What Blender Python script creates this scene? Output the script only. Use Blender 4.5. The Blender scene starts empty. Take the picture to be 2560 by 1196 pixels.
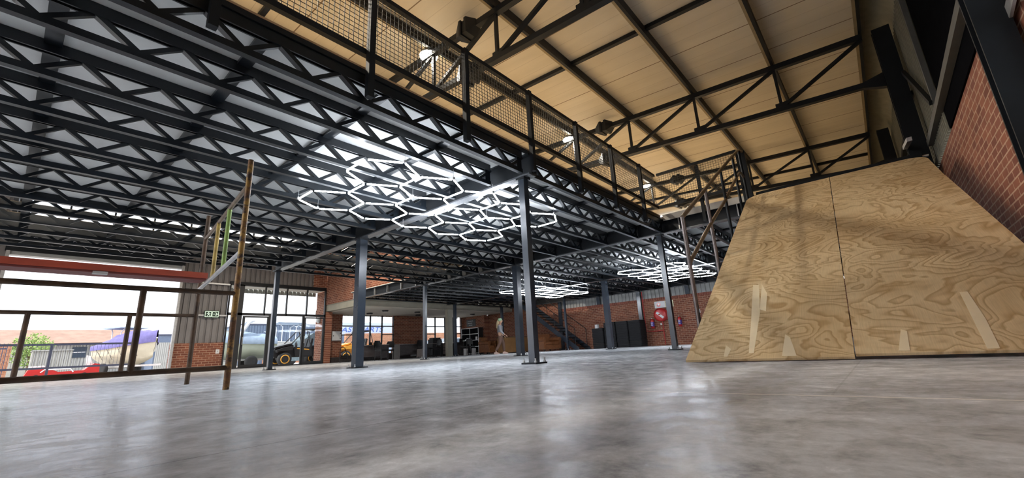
import bpy, math, random
from math import sin, cos, pi, radians, atan2, hypot
from mathutils import Vector, Matrix
random.seed(4)
sc = bpy.context.scene
col = sc.collection
S = 0.205            # the survey unit of the hall in metres (lens height above the floor)

# ------------------------------------------------------------------ camera
cam = bpy.data.cameras.new('camera')
camo = bpy.data.objects.new('camera', cam); col.objects.link(camo)
cam.sensor_fit = 'HORIZONTAL'; cam.sensor_width = 36.0
cam.lens = 1061.42 / 2560 * 36.0
cam.clip_start = 0.02; cam.clip_end = 600
yaw, pit, rol = radians(40.1333), radians(14.5127), radians(-3.0503)
F = Vector((cos(pit)*cos(yaw), cos(pit)*sin(yaw), sin(pit)))
R0 = Vector((sin(yaw), -cos(yaw), 0)); U0 = R0.cross(F)
RR = R0*cos(rol) + U0*sin(rol); UU = -R0*sin(rol) + U0*cos(rol)
m = Matrix((RR, UU, -F)).transposed().to_4x4()
m.translation = Vector((0, 0, S))
camo.matrix_world = m
sc.camera = camo

# ------------------------------------------------------------------ world, sun, exposure
w = bpy.data.worlds.new('sky'); sc.world = w; w.use_nodes = True
nt = w.node_tree; nt.nodes.clear()
bg = nt.nodes.new('ShaderNodeBackground'); wo = nt.nodes.new('ShaderNodeOutputWorld')
tc = nt.nodes.new('ShaderNodeTexCoord'); nz = nt.nodes.new('ShaderNodeTexNoise')
rp = nt.nodes.new('ShaderNodeValToRGB')
nz.inputs['Scale'].default_value = 2.2; nz.inputs['Detail'].default_value = 5
rp.color_ramp.elements[0].position = 0.3; rp.color_ramp.elements[0].color = (0.80, 0.87, 1.0, 1)
rp.color_ramp.elements[1].position = 0.62; rp.color_ramp.elements[1].color = (1.0, 0.98, 0.98, 1)
nt.links.new(tc.outputs['Generated'], nz.inputs['Vector']); nt.links.new(nz.outputs['Fac'], rp.inputs['Fac'])
nt.links.new(rp.outputs['Color'], bg.inputs['Color']); nt.links.new(bg.outputs['Background'], wo.inputs['Surface'])
bg.inputs['Strength'].default_value = 1.45
sun = bpy.data.lights.new('sun', 'SUN'); suno = bpy.data.objects.new('sun', sun); col.objects.link(suno)
sun.energy = 3.2; sun.angle = radians(2); sun.color = (1.0, 0.93, 0.84)
suno.rotation_euler = Vector((0.60, 0.02, -0.78)).to_track_quat('-Z', 'Y').to_euler()
vs = sc.view_settings
vs.view_transform = 'Standard'; vs.look = 'None'; vs.gamma = 1.0; vs.use_curve_mapping = False
vs.exposure = 0.86
cy = sc.cycles
cy.max_bounces = 7; cy.diffuse_bounces = 4; cy.glossy_bounces = 3; cy.transmission_bounces = 4; cy.transparent_max_bounces = 8
cy.caustics_reflective = False; cy.caustics_refractive = False
cy.sample_clamp_indirect = 6.0

# ------------------------------------------------------------------ helpers
class MB:
    """collects boxes, bars and tubes; k scales coordinates to metres"""
    def __init__(self, k=S): self.v = []; self.f = []; self.s = []; self.k = k
    def add(self, vs_, fs, sm=False):
        b = len(self.v); self.v += [tuple(p) for p in vs_]
        self.f += [tuple(b+i for i in f) for f in fs]; self.s += [sm]*len(fs); return self
    def box(self, x0, x1, y0, y1, z0, z1):
        return self.add([(x0,y0,z0),(x1,y0,z0),(x1,y1,z0),(x0,y1,z0),(x0,y0,z1),(x1,y0,z1),(x1,y1,z1),(x0,y1,z1)],
                 [(0,3,2,1),(4,5,6,7),(0,1,5,4),(1,2,6,5),(2,3,7,6),(3,0,4,7)])
    def cbox(self, c, sx_, sy_, sz_):
        return self.box(c[0]-sx_/2, c[0]+sx_/2, c[1]-sy_/2, c[1]+sy_/2, c[2]-sz_/2, c[2]+sz_/2)
    def bar(self, p, q, w_, h_, up=(0,0,1)):
        p = Vector(p); q = Vector(q); d = (q-p).normalized(); u = Vector(up)
        s = d.cross(u)
        if s.length < 1e-4: s = d.cross(Vector((1,0,0)))
        s.normalize(); u = s.cross(d).normalized(); s *= w_/2; u *= h_/2
        return self.add([p-s-u,p+s-u,p+s+u,p-s+u,q-s-u,q+s-u,q+s+u,q-s+u],
                 [(0,1,2,3),(4,7,6,5),(0,4,5,1),(1,5,6,2),(2,6,7,3),(3,7,4,0)])
    def tube(self, p, q, r0, r1=None, n=10, cap=True):
        r1 = r0 if r1 is None else r1
        p = Vector(p); q = Vector(q); d = (q-p).normalized()
        a = d.orthogonal().normalized(); b = d.cross(a)
        vs_ = [p + (a*cos(2*pi*i/n)+b*sin(2*pi*i/n))*r0 for i in range(n)] + [q + (a*cos(2*pi*i/n)+b*sin(2*pi*i/n))*r1 for i in range(n)]
        self.add(vs_, [(i,(i+1)%n,n+(i+1)%n,n+i) for i in range(n)], True)
        if cap: self.add(vs_, [tuple(range(n))[::-1], tuple(range(n,2*n))])
        return self
    def path(self, pts, r, n=8):
        P = [Vector(p) for p in pts]; rings = []
        rad = r if isinstance(r, (list, tuple)) else [r]*len(P)
        a = None
        for i, p in enumerate(P):
            d = (P[min(i+1, len(P)-1)] - P[max(i-1, 0)]).normalized()
            a = d.orthogonal().normalized() if a is None else (a - d*a.dot(d)).normalized()
            b = d.cross(a)
            rings.append([p + (a*cos(2*pi*j/n)+b*sin(2*pi*j/n))*rad[i] for j in range(n)])
        vs_ = [x for rg in rings for x in rg]; fs = []
        for i in range(len(P)-1):
            for j in range(n): fs.append((i*n+j, i*n+(j+1)%n, (i+1)*n+(j+1)%n, (i+1)*n+j))
        self.add(vs_, fs, True)
        return self.add(rings[0]+rings[-1], [tuple(range(n))[::-1], tuple(range(n, 2*n))])
    def lathe(self, prof, c=(0,0,0), axis='z', n=20):
        vs_ = []
        for r, t in prof:
            for j in range(n):
                a = 2*pi*j/n; x, y = r*cos(a), r*sin(a)
                p = (x, y, t) if axis == 'z' else ((t, x, y) if axis == 'x' else (y, t, x))
                vs_.append((p[0]+c[0], p[1]+c[1], p[2]+c[2]))
        fs = []
        for i in range(len(prof)-1):
            for j in range(n): fs.append((i*n+j, i*n+(j+1)%n, (i+1)*n+(j+1)%n, (i+1)*n+j))
        self.add(vs_, fs, True); L = len(prof)-1
        return self.add(vs_, [tuple(range(n))[::-1], tuple(L*n+j for j in range(n))])
    def prism(self, poly, a, b, axis='y'):
        n = len(poly)
        def P(u, v, t): return (u, t, v) if axis == 'y' else ((t, u, v) if axis == 'x' else (u, v, t))
        vs_ = [P(u, v, a) for u, v in poly] + [P(u, v, b) for u, v in poly]
        return self.add(vs_, [tuple(range(n)), tuple(range(n, 2*n))[::-1]] + [(i, n+i, n+(i+1) % n, (i+1) % n) for i in range(n)])
    def grid(self, rows, sm=True, close=False):
        n = len(rows[0]); vs_ = [p for r in rows for p in r]; fs = []
        for i in range(len(rows)-1):
            for j in range(n if close else n-1): fs.append((i*n+j, i*n+(j+1) % n, (i+1)*n+(j+1) % n, (i+1)*n+j))
        return self.add(vs_, fs, sm)
    def mesh(self, name):
        me = bpy.data.meshes.new(name)
        me.from_pydata([tuple(c*self.k for c in p) for p in self.v], [], self.f)
        me.polygons.foreach_set('use_smooth', self.s); me.validate(); me.update()
        return me
    def build(self, name, mat, parent=None, loc=(0,0,0), fix=True):
        me = self.mesh(name)
        if fix:
            import bmesh
            bm = bmesh.new(); bm.from_mesh(me); bmesh.ops.recalc_face_normals(bm, faces=bm.faces); bm.to_mesh(me); bm.free()
        me.materials.append(mat)
        o = bpy.data.objects.new(name, me); col.objects.link(o); o.parent = parent; o.location = loc
        return o
def h(*a): return tuple(c*S for c in a)
def tag(o, label=None, cat=None, group=None, kind=None):
    if label: o['label'] = label
    if cat: o['category'] = cat
    if group: o['group'] = group
    if kind: o['kind'] = kind
    return o
def empty(name, loc=(0,0,0), rz=0, label=None, cat=None, group=None):
    o = bpy.data.objects.new(name, None); col.objects.link(o); o.location = loc; o.rotation_euler.z = rz
    o.empty_display_size = 0.2
    return tag(o, label, cat, group)
def copy_tree(o, parent=None, kids=None):
    c = o.copy(); col.objects.link(c); c.parent = parent
    for ch in [x for x in ALLC(o)]: copy_tree(ch, c)
    return c
def ALLC(o): return [x for x in o.children]
def again(o, loc, rz=None, label=None, group=None):
    c = copy_tree(o); c.location = loc
    if rz is not None: c.rotation_euler.z = rz
    if label: c['label'] = label
    if group: c['group'] = group
    return c
def struct(o): o['kind'] = 'structure'; return o
ORD = ['first','second','third','fourth','fifth','sixth','seventh','eighth','ninth','tenth','eleventh','twelfth','thirteenth','fourteenth','fifteenth',
       'sixteenth','seventeenth','eighteenth','nineteenth','twentieth','twenty-first','twenty-second','twenty-third','twenty-fourth','twenty-fifth','twenty-sixth','twenty-seventh','twenty-eighth']

# ------------------------------------------------------------------ materials
def newmat(name):
    m_ = bpy.data.materials.new(name); m_.use_nodes = True
    return m_, m_.node_tree, m_.node_tree.nodes['Principled BSDF']
def N(t, typ, **kw):
    n = t.nodes.new(typ)
    for k, v_ in kw.items():
        if k in n.inputs: n.inputs[k].default_value = v_
        else: setattr(n, k, v_)
    return n
def ramp(t, fac, stops):
    r = t.nodes.new('ShaderNodeValToRGB'); e = r.color_ramp.elements
    while len(e) < len(stops): e.new(0.5)
    for i, (p, c) in enumerate(stops): e[i].position = p; e[i].color = tuple(c) + (1,)
    t.links.new(fac, r.inputs['Fac']); return r.outputs['Color']
def plain(name, c, rough=0.5, metal=0.0, var=0.12, scale=6.0, spec=None, bump=0.0, coat=0.0):
    m_, t, b = newmat(name)
    tcn = N(t, 'ShaderNodeTexCoord'); n = N(t, 'ShaderNodeTexNoise', Scale=scale, Detail=6.0, Roughness=0.6)
    t.links.new(tcn.outputs['Object'], n.inputs['Vector'])
    lo = [max(0, x*(1-var)) for x in c]; hi = [min(1, x*(1+var)) for x in c]
    t.links.new(ramp(t, n.outputs['Fac'], [(0.3, lo), (0.7, hi)]), b.inputs['Base Color'])
    b.inputs['Roughness'].default_value = rough; b.inputs['Metallic'].default_value = metal
    if coat: b.inputs['Coat Weight'].default_value = coat
    if spec is not None: b.inputs['Specular IOR Level'].default_value = spec
    if bump:
        bp_ = N(t, 'ShaderNodeBump', Strength=bump, Distance=0.01); t.links.new(n.outputs['Fac'], bp_.inputs['Height']); t.links.new(bp_.outputs['Normal'], b.inputs['Normal'])
    return m_
def emis(name, c, st):
    m_, t, b = newmat(name); b.inputs['Base Color'].default_value = (0.8,0.8,0.8,1)
    b.inputs['Emission Color'].default_value = tuple(c)+(1,); b.inputs['Emission Strength'].default_value = st
    return m_
def glass(name, tint=(0.93,0.96,0.97), op=0.06):
    m_, t, b = newmat(name); t.nodes.remove(b)
    out = t.nodes['Material Output']; tr = N(t, 'ShaderNodeBsdfTransparent'); tr.inputs['Color'].default_value = tint+(1,)
    gl = N(t, 'ShaderNodeBsdfGlossy'); gl.inputs['Roughness'].default_value = 0.02
    fr = N(t, 'ShaderNodeFresnel', IOR=1.25); mx = N(t, 'ShaderNodeMixShader')
    t.links.new(fr.outputs['Fac'], mx.inputs['Fac']); t.links.new(tr.outputs[0], mx.inputs[1]); t.links.new(gl.outputs[0], mx.inputs[2])
    t.links.new(mx.outputs[0], out.inputs['Surface']); return m_
def brick(name, plane, c1=(0.20,0.060,0.034), c2=(0.33,0.115,0.06), mortar=(0.50,0.32,0.22), bw=0.232, bh=0.086, ms=0.017, rough=0.85):
    m_, t, b = newmat(name)
    g = N(t, 'ShaderNodeNewGeometry'); sp = N(t, 'ShaderNodeSeparateXYZ'); cb = N(t, 'ShaderNodeCombineXYZ')
    t.links.new(g.outputs['Position'], sp.inputs[0])
    t.links.new(sp.outputs['X' if plane == 'x' else 'Y'], cb.inputs['X']); t.links.new(sp.outputs['Z'], cb.inputs['Y'])
    br = N(t, 'ShaderNodeTexBrick', Scale=1.0); br.inputs['Mortar Size'].default_value = ms/2; br.inputs['Mortar Smooth'].default_value = 0.15
    br.inputs['Brick Width'].default_value = bw; br.inputs['Row Height'].default_value = bh; br.inputs['Bias'].default_value = -0.1
    br.inputs['Color1'].default_value = c1+(1,); br.inputs['Color2'].default_value = c2+(1,); br.inputs['Mortar'].default_value = mortar+(1,)
    t.links.new(cb.outputs[0], br.inputs['Vector'])
    n = N(t, 'ShaderNodeTexNoise', Scale=5.0, Detail=6.0); t.links.new(g.outputs['Position'], n.inputs['Vector'])
    mx = N(t, 'ShaderNodeMix', data_type='RGBA', blend_type='MULTIPLY'); mx.inputs['Factor'].default_value = 1.0
    t.links.new(br.outputs['Color'], mx.inputs[6]); t.links.new(ramp(t, n.outputs['Fac'], [(0.25, (0.72,0.7,0.7)), (0.75, (1.0,1.0,1.0))]), mx.inputs[7])
    t.links.new(mx.outputs[2], b.inputs['Base Color']); b.inputs['Roughness'].default_value = rough
    bp_ = N(t, 'ShaderNodeBump', Strength=0.5, Distance=0.006, invert=True); t.links.new(br.outputs['Fac'], bp_.inputs['Height']); t.links.new(bp_.outputs['Normal'], b.inputs['Normal'])
    return m_
M = {}
M['steel'] = plain('charcoal_paint', (0.007,0.009,0.012), 0.5, var=0.25, scale=3, spec=0.3)
M['steel2'] = plain('blue_grey_paint', (0.030,0.042,0.060), 0.24, var=0.2, scale=3, spec=0.85)
M['flange'] = plain('glossy_floor_lit_flange', (0.07,0.075,0.085), 0.22, var=0.2, scale=3, spec=1.0)  # lighter than the beam paint, so reflected floor light is in the colour
M['steel_tube'] = plain('bare_steel_tube', (0.16,0.13,0.12), 0.35, metal=0.7, var=0.35, scale=9)
M['joist'] = plain('joist_paint', (0.006,0.009,0.013), 0.30, spec=0.5, var=0.3, scale=4)
M['black'] = plain('black_plastic', (0.012,0.012,0.014), 0.5)
M['rubber'] = plain('black_rubber', (0.010,0.010,0.012), 0.85, var=0.3, scale=20)
M['deck'] = plain('grey_deck_board', (0.62,0.63,0.62), 0.8, var=0.06, scale=2.5)
M['decktop'] = plain('deck_board_top', (0.55,0.43,0.28), 0.75, var=0.15, scale=3)
M['edge'] = plain('deck_edge_board', (0.50,0.32,0.18), 0.8)
M['concrete'] = plain('cast_concrete', (0.40,0.38,0.31), 0.85, var=0.14, scale=1.6, bump=0.3)
M['soffit'] = plain('painted_soffit', (0.62,0.58,0.52), 0.85, var=0.05)
M['clad'] = plain('grey_cladding', (0.36,0.37,0.36), 0.45, var=0.1, scale=2)
M['clad_dark'] = plain('brown_grey_cladding', (0.20,0.185,0.18), 0.5, var=0.1, scale=2)
M['eave'] = plain('curved_eave_sheet', (0.20,0.19,0.14), 0.55, var=0.15)
M['galv'] = plain('galvanised_steel', (0.50,0.50,0.50), 0.4, metal=0.6, var=0.15, scale=15)
M['white'] = plain('white_plastic', (0.78,0.78,0.78), 0.5, var=0.03)
M['glass'] = glass('window_glass')
M['orange'] = plain('orange_plank', (0.36,0.055,0.025), 0.5, var=0.15)
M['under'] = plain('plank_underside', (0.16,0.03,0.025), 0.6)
M['red'] = plain('fire_red', (0.50,0.02,0.02), 0.35, var=0.1, coat=0.3)
M['leather'] = plain('brown_leather', (0.17,0.062,0.022), 0.4, var=0.3, scale=8)
M['leather_dark'] = plain('dark_leather', (0.10,0.06,0.03), 0.45, var=0.3)
M['wood'] = plain('tan_wood', (0.25,0.125,0.045), 0.5, var=0.15, scale=3)
M['ash'] = plain('dark_ash_laminate', (0.055,0.045,0.045), 0.55, var=0.3, scale=12)
M['ash_light'] = plain('grey_laminate', (0.24,0.21,0.20), 0.5, var=0.15, scale=12)
M['brick_x'] = brick('brick_facing_y', 'x')
M['brick_y'] = brick('brick_facing_x', 'y')
M['led'] = emis('led_tube_white', (0.86,0.92,1.0), 30.0)
M['flood'] = emis('flood_lamp_face', (1.0,0.93,0.78), 60.0)

def floor_material():
    m_, t, b = newmat('polished_concrete')
    g = N(t, 'ShaderNodeNewGeometry'); P = g.outputs['Position']
    mp = N(t, 'ShaderNodeMapping'); mp.inputs['Scale'].default_value = (1.0, 1.0, 1.0); t.links.new(P, mp.inputs['Vector'])
    n1 = N(t, 'ShaderNodeTexNoise', Scale=0.55, Detail=8.0, Roughness=0.62, Distortion=0.6)
    n2 = N(t, 'ShaderNodeTexNoise', Scale=6.0, Detail=10.0, Roughness=0.72, Distortion=0.25)
    n3 = N(t, 'ShaderNodeTexNoise', Scale=30.0, Detail=6.0, Roughness=0.7)
    for n in (n1, n2, n3): t.links.new(mp.outputs[0], n.inputs['Vector'])
    a = N(t, 'ShaderNodeMath', operation='MULTIPLY'); a.inputs[1].default_value = 0.36; t.links.new(n1.outputs['Fac'], a.inputs[0])
    b2 = N(t, 'ShaderNodeMath', operation='MULTIPLY_ADD'); b2.inputs[1].default_value = 0.46; t.links.new(n2.outputs['Fac'], b2.inputs[0]); t.links.new(a.outputs[0], b2.inputs[2])
    c = N(t, 'ShaderNodeMath', operation='MULTIPLY_ADD'); c.inputs[1].default_value = 0.18; t.links.new(n3.outputs['Fac'], c.inputs[0]); t.links.new(b2.outputs[0], c.inputs[2])
    colr = ramp(t, c.outputs[0], [(0.36, (0.27,0.28,0.30)), (0.45, (0.50,0.515,0.535)), (0.53, (0.66,0.675,0.70)), (0.63, (0.88,0.89,0.90))])
    sp = N(t, 'ShaderNodeSeparateXYZ'); t.links.new(P, sp.inputs[0])
    def line(axis, pos, wd, other=None, lo=-1e3, hi=1e3, wob=0.0):
        s1 = N(t, 'ShaderNodeMath', operation='SUBTRACT'); t.links.new(sp.outputs[axis], s1.inputs[0]); s1.inputs[1].default_value = pos
        src = s1.outputs[0]
        if wob:
            w1 = N(t, 'ShaderNodeMath', operation='MULTIPLY_ADD'); w1.inputs[1].default_value = wob; t.links.new(n2.outputs['Fac'], w1.inputs[0]); t.links.new(src, w1.inputs[2]); src = w1.outputs[0]
        ab = N(t, 'ShaderNodeMath', operation='ABSOLUTE'); t.links.new(src, ab.inputs[0])
        lt = N(t, 'ShaderNodeMath', operation='LESS_THAN'); lt.inputs[1].default_value = wd; t.links.new(ab.outputs[0], lt.inputs[0])
        o_ = 'Y' if axis == 'X' else 'X'
        g1 = N(t, 'ShaderNodeMath', operation='GREATER_THAN'); g1.inputs[1].default_value = lo; t.links.new(sp.outputs[o_], g1.inputs[0])
        g2 = N(t, 'ShaderNodeMath', operation='LESS_THAN'); g2.inputs[1].default_value = hi; t.links.new(sp.outputs[o_], g2.inputs[0])
        m1 = N(t, 'ShaderNodeMath', operation='MULTIPLY'); t.links.new(lt.outputs[0], m1.inputs[0]); t.links.new(g1.outputs[0], m1.inputs[1])
        m2 = N(t, 'ShaderNodeMath', operation='MULTIPLY'); t.links.new(m1.outputs[0], m2.inputs[0]); t.links.new(g2.outputs[0], m2.inputs[1])
        return m2.outputs[0]
    def over(base, fac, c_, amt):
        mx = N(t, 'ShaderNodeMix', data_type='RGBA'); f = N(t, 'ShaderNodeMath', operation='MULTIPLY'); f.inputs[1].default_value = amt
        t.links.new(fac, f.inputs[0]); t.links.new(f.outputs[0], mx.inputs['Factor']); t.links.new(base, mx.inputs[6]); mx.inputs[7].default_value = tuple(c_)+(1,)
        return mx.outputs[2]
    colr = over(colr, line('Y', 6.2*S, 0.0035, lo=-1.0, hi=30*S, wob=0.01), (0.08,0.075,0.07), 0.5)
    colr = over(colr, line('X', 8.86*S, 0.010, lo=-1.3, hi=6.4*S, wob=0.004), (0.92,0.90,0.86), 0.9)
    colr = over(colr, line('Y', 0.9*S, 0.004, lo=9*S, hi=20*S), (0.20,0.195,0.19), 0.2)
    # dark tyre-rubber scuffs between the edge column and the camera
    ns = N(t, 'ShaderNodeTexNoise', Scale=1.0, Detail=8.0, Roughness=0.75, Distortion=2.5)
    mps = N(t, 'ShaderNodeMapping'); mps.inputs['Scale'].default_value = (4.0, 1.1, 1.0); mps.inputs['Rotation'].default_value = (0,0,0.5); t.links.new(P, mps.inputs['Vector']); t.links.new(mps.outputs[0], ns.inputs['Vector'])
    dv = N(t, 'ShaderNodeVectorMath', operation='DISTANCE'); t.links.new(P, dv.inputs[0]); dv.inputs[1].default_value = (4.2, 2.3, 0)
    dm = N(t, 'ShaderNodeMath', operation='MULTIPLY'); dm.inputs[1].default_value = 0.6; t.links.new(dv.outputs['Value'], dm.inputs[0])
    fall = ramp(t, dm.outputs[0], [(0.0, (1,1,1)), (1.0, (0,0,0))])
    thr = ramp(t, ns.outputs['Fac'], [(0.46, (0,0,0)), (0.60, (1,1,1))])
    mm = N(t, 'ShaderNodeMix', data_type='RGBA', blend_type='MULTIPLY'); mm.inputs['Factor'].default_value = 1; t.links.new(fall, mm.inputs[6]); t.links.new(thr, mm.inputs[7])
    colr = over(colr, mm.outputs[2], (0.06,0.06,0.085), 0.9)
    t.links.new(colr, b.inputs['Base Color'])
    rr = ramp(t, n2.outputs['Fac'], [(0.38, (0.04,0.04,0.04)), (0.50, (0.08,0.08,0.08)), (0.64, (0.30,0.30,0.30))])
    t.links.new(rr, b.inputs['Roughness'])
    b.inputs['Specular IOR Level'].default_value = 0.0
    gl = N(t, 'ShaderNodeBsdfGlossy'); t.links.new(rr, gl.inputs['Roughness']); gl.inputs['Color'].default_value = (0.95,0.97,1.0,1)
    fz = N(t, 'ShaderNodeFresnel', IOR=1.38); fm = N(t, 'ShaderNodeMath', operation='MULTIPLY'); fm.inputs[1].default_value = 0.43
    gm_ = N(t, 'ShaderNodeMath', operation='MULTIPLY'); t.links.new(ramp(t, n2.outputs['Fac'], [(0.42, (1,1,1)), (0.56, (0.42,0.42,0.42))]), gm_.inputs[0]); t.links.new(fm.outputs[0], gm_.inputs[1])
    ms = N(t, 'ShaderNodeMixShader'); t.links.new(fz.outputs[0], fm.inputs[0]); t.links.new(gm_.outputs[0], ms.inputs[0])
    t.links.new(b.outputs[0], ms.inputs[1]); t.links.new(gl.outputs[0], ms.inputs[2]); t.links.new(ms.outputs[0], t.nodes['Material Output'].inputs['Surface'])
    bp_ = N(t, 'ShaderNodeBump', Strength=0.09, Distance=0.02); t.links.new(n2.outputs['Fac'], bp_.inputs['Height']); t.links.new(bp_.outputs['Normal'], b.inputs['Normal']); t.links.new(bp_.outputs['Normal'], gl.inputs['Normal'])
    return m_
M['floor'] = floor_material()

def roof_material():
    m_, t, b = newmat('cream_insulation_board')
    g = N(t, 'ShaderNodeNewGeometry'); sp = N(t, 'ShaderNodeSeparateXYZ'); t.links.new(g.outputs['Position'], sp.inputs[0])
    mp = N(t, 'ShaderNodeMapping'); mp.inputs['Scale'].default_value = (3.5, 0.5, 1); t.links.new(g.outputs['Position'], mp.inputs['Vector'])
    n = N(t, 'ShaderNodeTexNoise', Scale=1.0, Detail=6.0); t.links.new(mp.outputs[0], n.inputs['Vector'])
    c = ramp(t, n.outputs['Fac'], [(0.3, (0.62,0.555,0.44)), (0.7, (0.70,0.63,0.505))])
    def seam(base, period, off, wd, amt):
        s1 = N(t, 'ShaderNodeMath', operation='ADD'); s1.inputs[1].default_value = off; t.links.new(sp.outputs['X'], s1.inputs[0])
        d = N(t, 'ShaderNodeMath', operation='DIVIDE'); d.inputs[1].default_value = period; t.links.new(s1.outputs[0], d.inputs[0])
        fr = N(t, 'ShaderNodeMath', operation='FRACT'); t.links.new(d.outputs[0], fr.inputs[0])
        lt = N(t, 'ShaderNodeMath', operation='LESS_THAN'); lt.inputs[1].default_value = wd/period; t.links.new(fr.outputs[0], lt.inputs[0])
        f = N(t, 'ShaderNodeMath', operation='MULTIPLY'); f.inputs[1].default_value = amt; t.links.new(lt.outputs[0], f.inputs[0])
        mx = N(t, 'ShaderNodeMix', data_type='RGBA'); t.links.new(f.outputs[0], mx.inputs['Factor']); t.links.new(base, mx.inputs[6]); mx.inputs[7].default_value = (0.16,0.09,0.04,1)
        return mx.outputs[2]
    P_ = 5.45*S
    c = seam(c, P_, 100*P_ - 29.3*S, 0.022, 0.85)
    c = seam(c, P_/3, 100*P_ - 29.3*S, 0.012, 0.22)
    t.links.new(c, b.inputs['Base Color']); b.inputs['Roughness'].default_value = 0.8
    return m_
M['roof'] = roof_material()

def ply_material(name, off):
    m_, t, b = newmat(name)
    tcn = N(t, 'ShaderNodeTexCoord'); mp = N(t, 'ShaderNodeMapping'); mp.inputs['Location'].default_value = off
    mp.inputs['Scale'].default_value = (1.25, 1.0, 1.0); t.links.new(tcn.outputs['Object'], mp.inputs['Vector'])
    n = N(t, 'ShaderNodeTexNoise', Scale=1.25, Detail=3.0, Roughness=0.45, Distortion=0.55); t.links.new(mp.outputs[0], n.inputs['Vector'])
    k = N(t, 'ShaderNodeMath', operation='MULTIPLY'); k.inputs[1].default_value = 17.0; t.links.new(n.outputs['Fac'], k.inputs[0])
    fr = N(t, 'ShaderNodeMath', operation='FRACT'); t.links.new(k.outputs[0], fr.inputs[0])
    rings = ramp(t, fr.outputs[0], [(0.0, (0.84,0.66,0.40)), (0.50, (0.79,0.60,0.35)), (0.85, (0.56,0.37,0.175)), (1.0, (0.84,0.66,0.40))])
    nb = N(t, 'ShaderNodeTexNoise', Scale=0.9, Detail=5.0, Roughness=0.6); t.links.new(tcn.outputs['Object'], nb.inputs['Vector'])
    patch = ramp(t, nb.outputs['Fac'], [(0.34, (0.74,0.66,0.55)), (0.58, (1,1,1))])
    mx = N(t, 'ShaderNodeMix', data_type='RGBA', blend_type='MULTIPLY'); mx.inputs['Factor'].default_value = 0.85
    t.links.new(rings, mx.inputs[6]); t.links.new(patch, mx.inputs[7])
    # fine fibre
    mpf = N(t, 'ShaderNodeMapping'); mpf.inputs['Scale'].default_value = (3, 60, 1); t.links.new(tcn.outputs['Object'], mpf.inputs['Vector'])
    nf = N(t, 'ShaderNodeTexNoise', Scale=2.0, Detail=5.0); t.links.new(mpf.outputs[0], nf.inputs['Vector'])
    mx2 = N(t, 'ShaderNodeMix', data_type='RGBA', blend_type='MULTIPLY'); mx2.inputs['Factor'].default_value = 1.0
    t.links.new(mx.outputs[2], mx2.inputs[6]); t.links.new(ramp(t, nf.outputs['Fac'], [(0.3, (0.87,0.86,0.84)), (0.65, (1,1,1))]), mx2.inputs[7])
    t.links.new(mx2.outputs[2], b.inputs['Base Color']); b.inputs['Roughness'].default_value = 0.5
    return m_
M['ply'] = [ply_material('plywood_sheet_'+w_, o_) for w_, o_ in (('a', (3,1,0)), ('b', (11,5,0)), ('c', (23,9,0)), ('d', (31,14,0)), ('e', (43,2,0)), ('f', (52,7,0)))]

def rust_material():
    m_, t, b = newmat('chipped_scaffold_paint')
    tcn = N(t, 'ShaderNodeTexCoord')
    n = N(t, 'ShaderNodeTexNoise', Scale=3.0, Detail=8.0, Roughness=0.7); t.links.new(tcn.outputs['Object'], n.inputs['Vector'])
    n2 = N(t, 'ShaderNodeTexNoise', Scale=14.0, Detail=6.0, Roughness=0.7); t.links.new(tcn.outputs['Object'], n2.inputs['Vector'])
    base = ramp(t, n.outputs['Fac'], [(0.36, (0.07,0.035,0.02)), (0.46, (0.16,0.075,0.03)), (0.56, (0.38,0.22,0.05)), (0.72, (0.30,0.30,0.10))])
    mx = N(t, 'ShaderNodeMix', data_type='RGBA'); t.links.new(ramp(t, n2.outputs['Fac'], [(0.5, (0,0,0)), (0.6, (1,1,1))]), mx.inputs['Factor'])
    t.links.new(base, mx.inputs[6]); mx.inputs[7].default_value = (0.05,0.03,0.022,1)
    t.links.new(mx.outputs[2], b.inputs['Base Color']); b.inputs['Roughness'].default_value = 0.5; b.inputs['Metallic'].default_value = 0.25
    return m_
M['rust'] = rust_material()
M['rust_dark'] = plain('dark_rusty_tube', (0.075,0.042,0.022), 0.55, metal=0.3, var=0.6, scale=7)
M['green'] = plain('green_paint_chipped', (0.25,0.38,0.08), 0.5, var=0.35, scale=10)
M['yellow'] = plain('yellow_paint_chipped', (0.42,0.28,0.06), 0.5, var=0.4, scale=10)
M['brown_steel'] = plain('brown_steel_tube', (0.19,0.14,0.10), 0.35, metal=0.5, var=0.4, scale=10)

# ================================================================== THE HALL
XW, YF, YR, XB = 99.0, 100.0, -6.0, -34.0       # far wall, facade, right wall, wall behind the camera's left
def zroof(y): return 28.75 + (0.055*y if y < 48 else 2.64 - 0.028*(y-48))
struct(MB().box(XB, XW+6, YR, 105, -0.6, 0).build('floor', M['floor']))
M['yard'] = plain('yard_asphalt', (0.36,0.34,0.32), 0.9, var=0.15, scale=0.6)
struct(MB().box(-250, 420, 105, 640, -0.9, -0.3).build('ground_yard', M['yard']))
struct(MB().box(-250, XB, -60, 105, -0.9, -0.3).build('ground_side', M['yard']))
# roof: two slopes
rf = MB()
for y0, y1 in ((-3.6, 48), (48, 99.6)):
    rf.add([(XB,y0,zroof(y0)),(XW+1,y0,zroof(y0)),(XW+1,y1,zroof(y1)),(XB,y1,zroof(y1)),
            (XB,y0,zroof(y0)+.8),(XW+1,y0,zroof(y0)+.8),(XW+1,y1,zroof(y1)+.8),(XB,y1,zroof(y1)+.8)],
           [(0,3,2,1),(4,5,6,7),(0,1,5,4),(1,2,6,5),(2,3,7,6),(3,0,4,7)])
struct(rf.build('ceiling', M['roof']))
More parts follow.
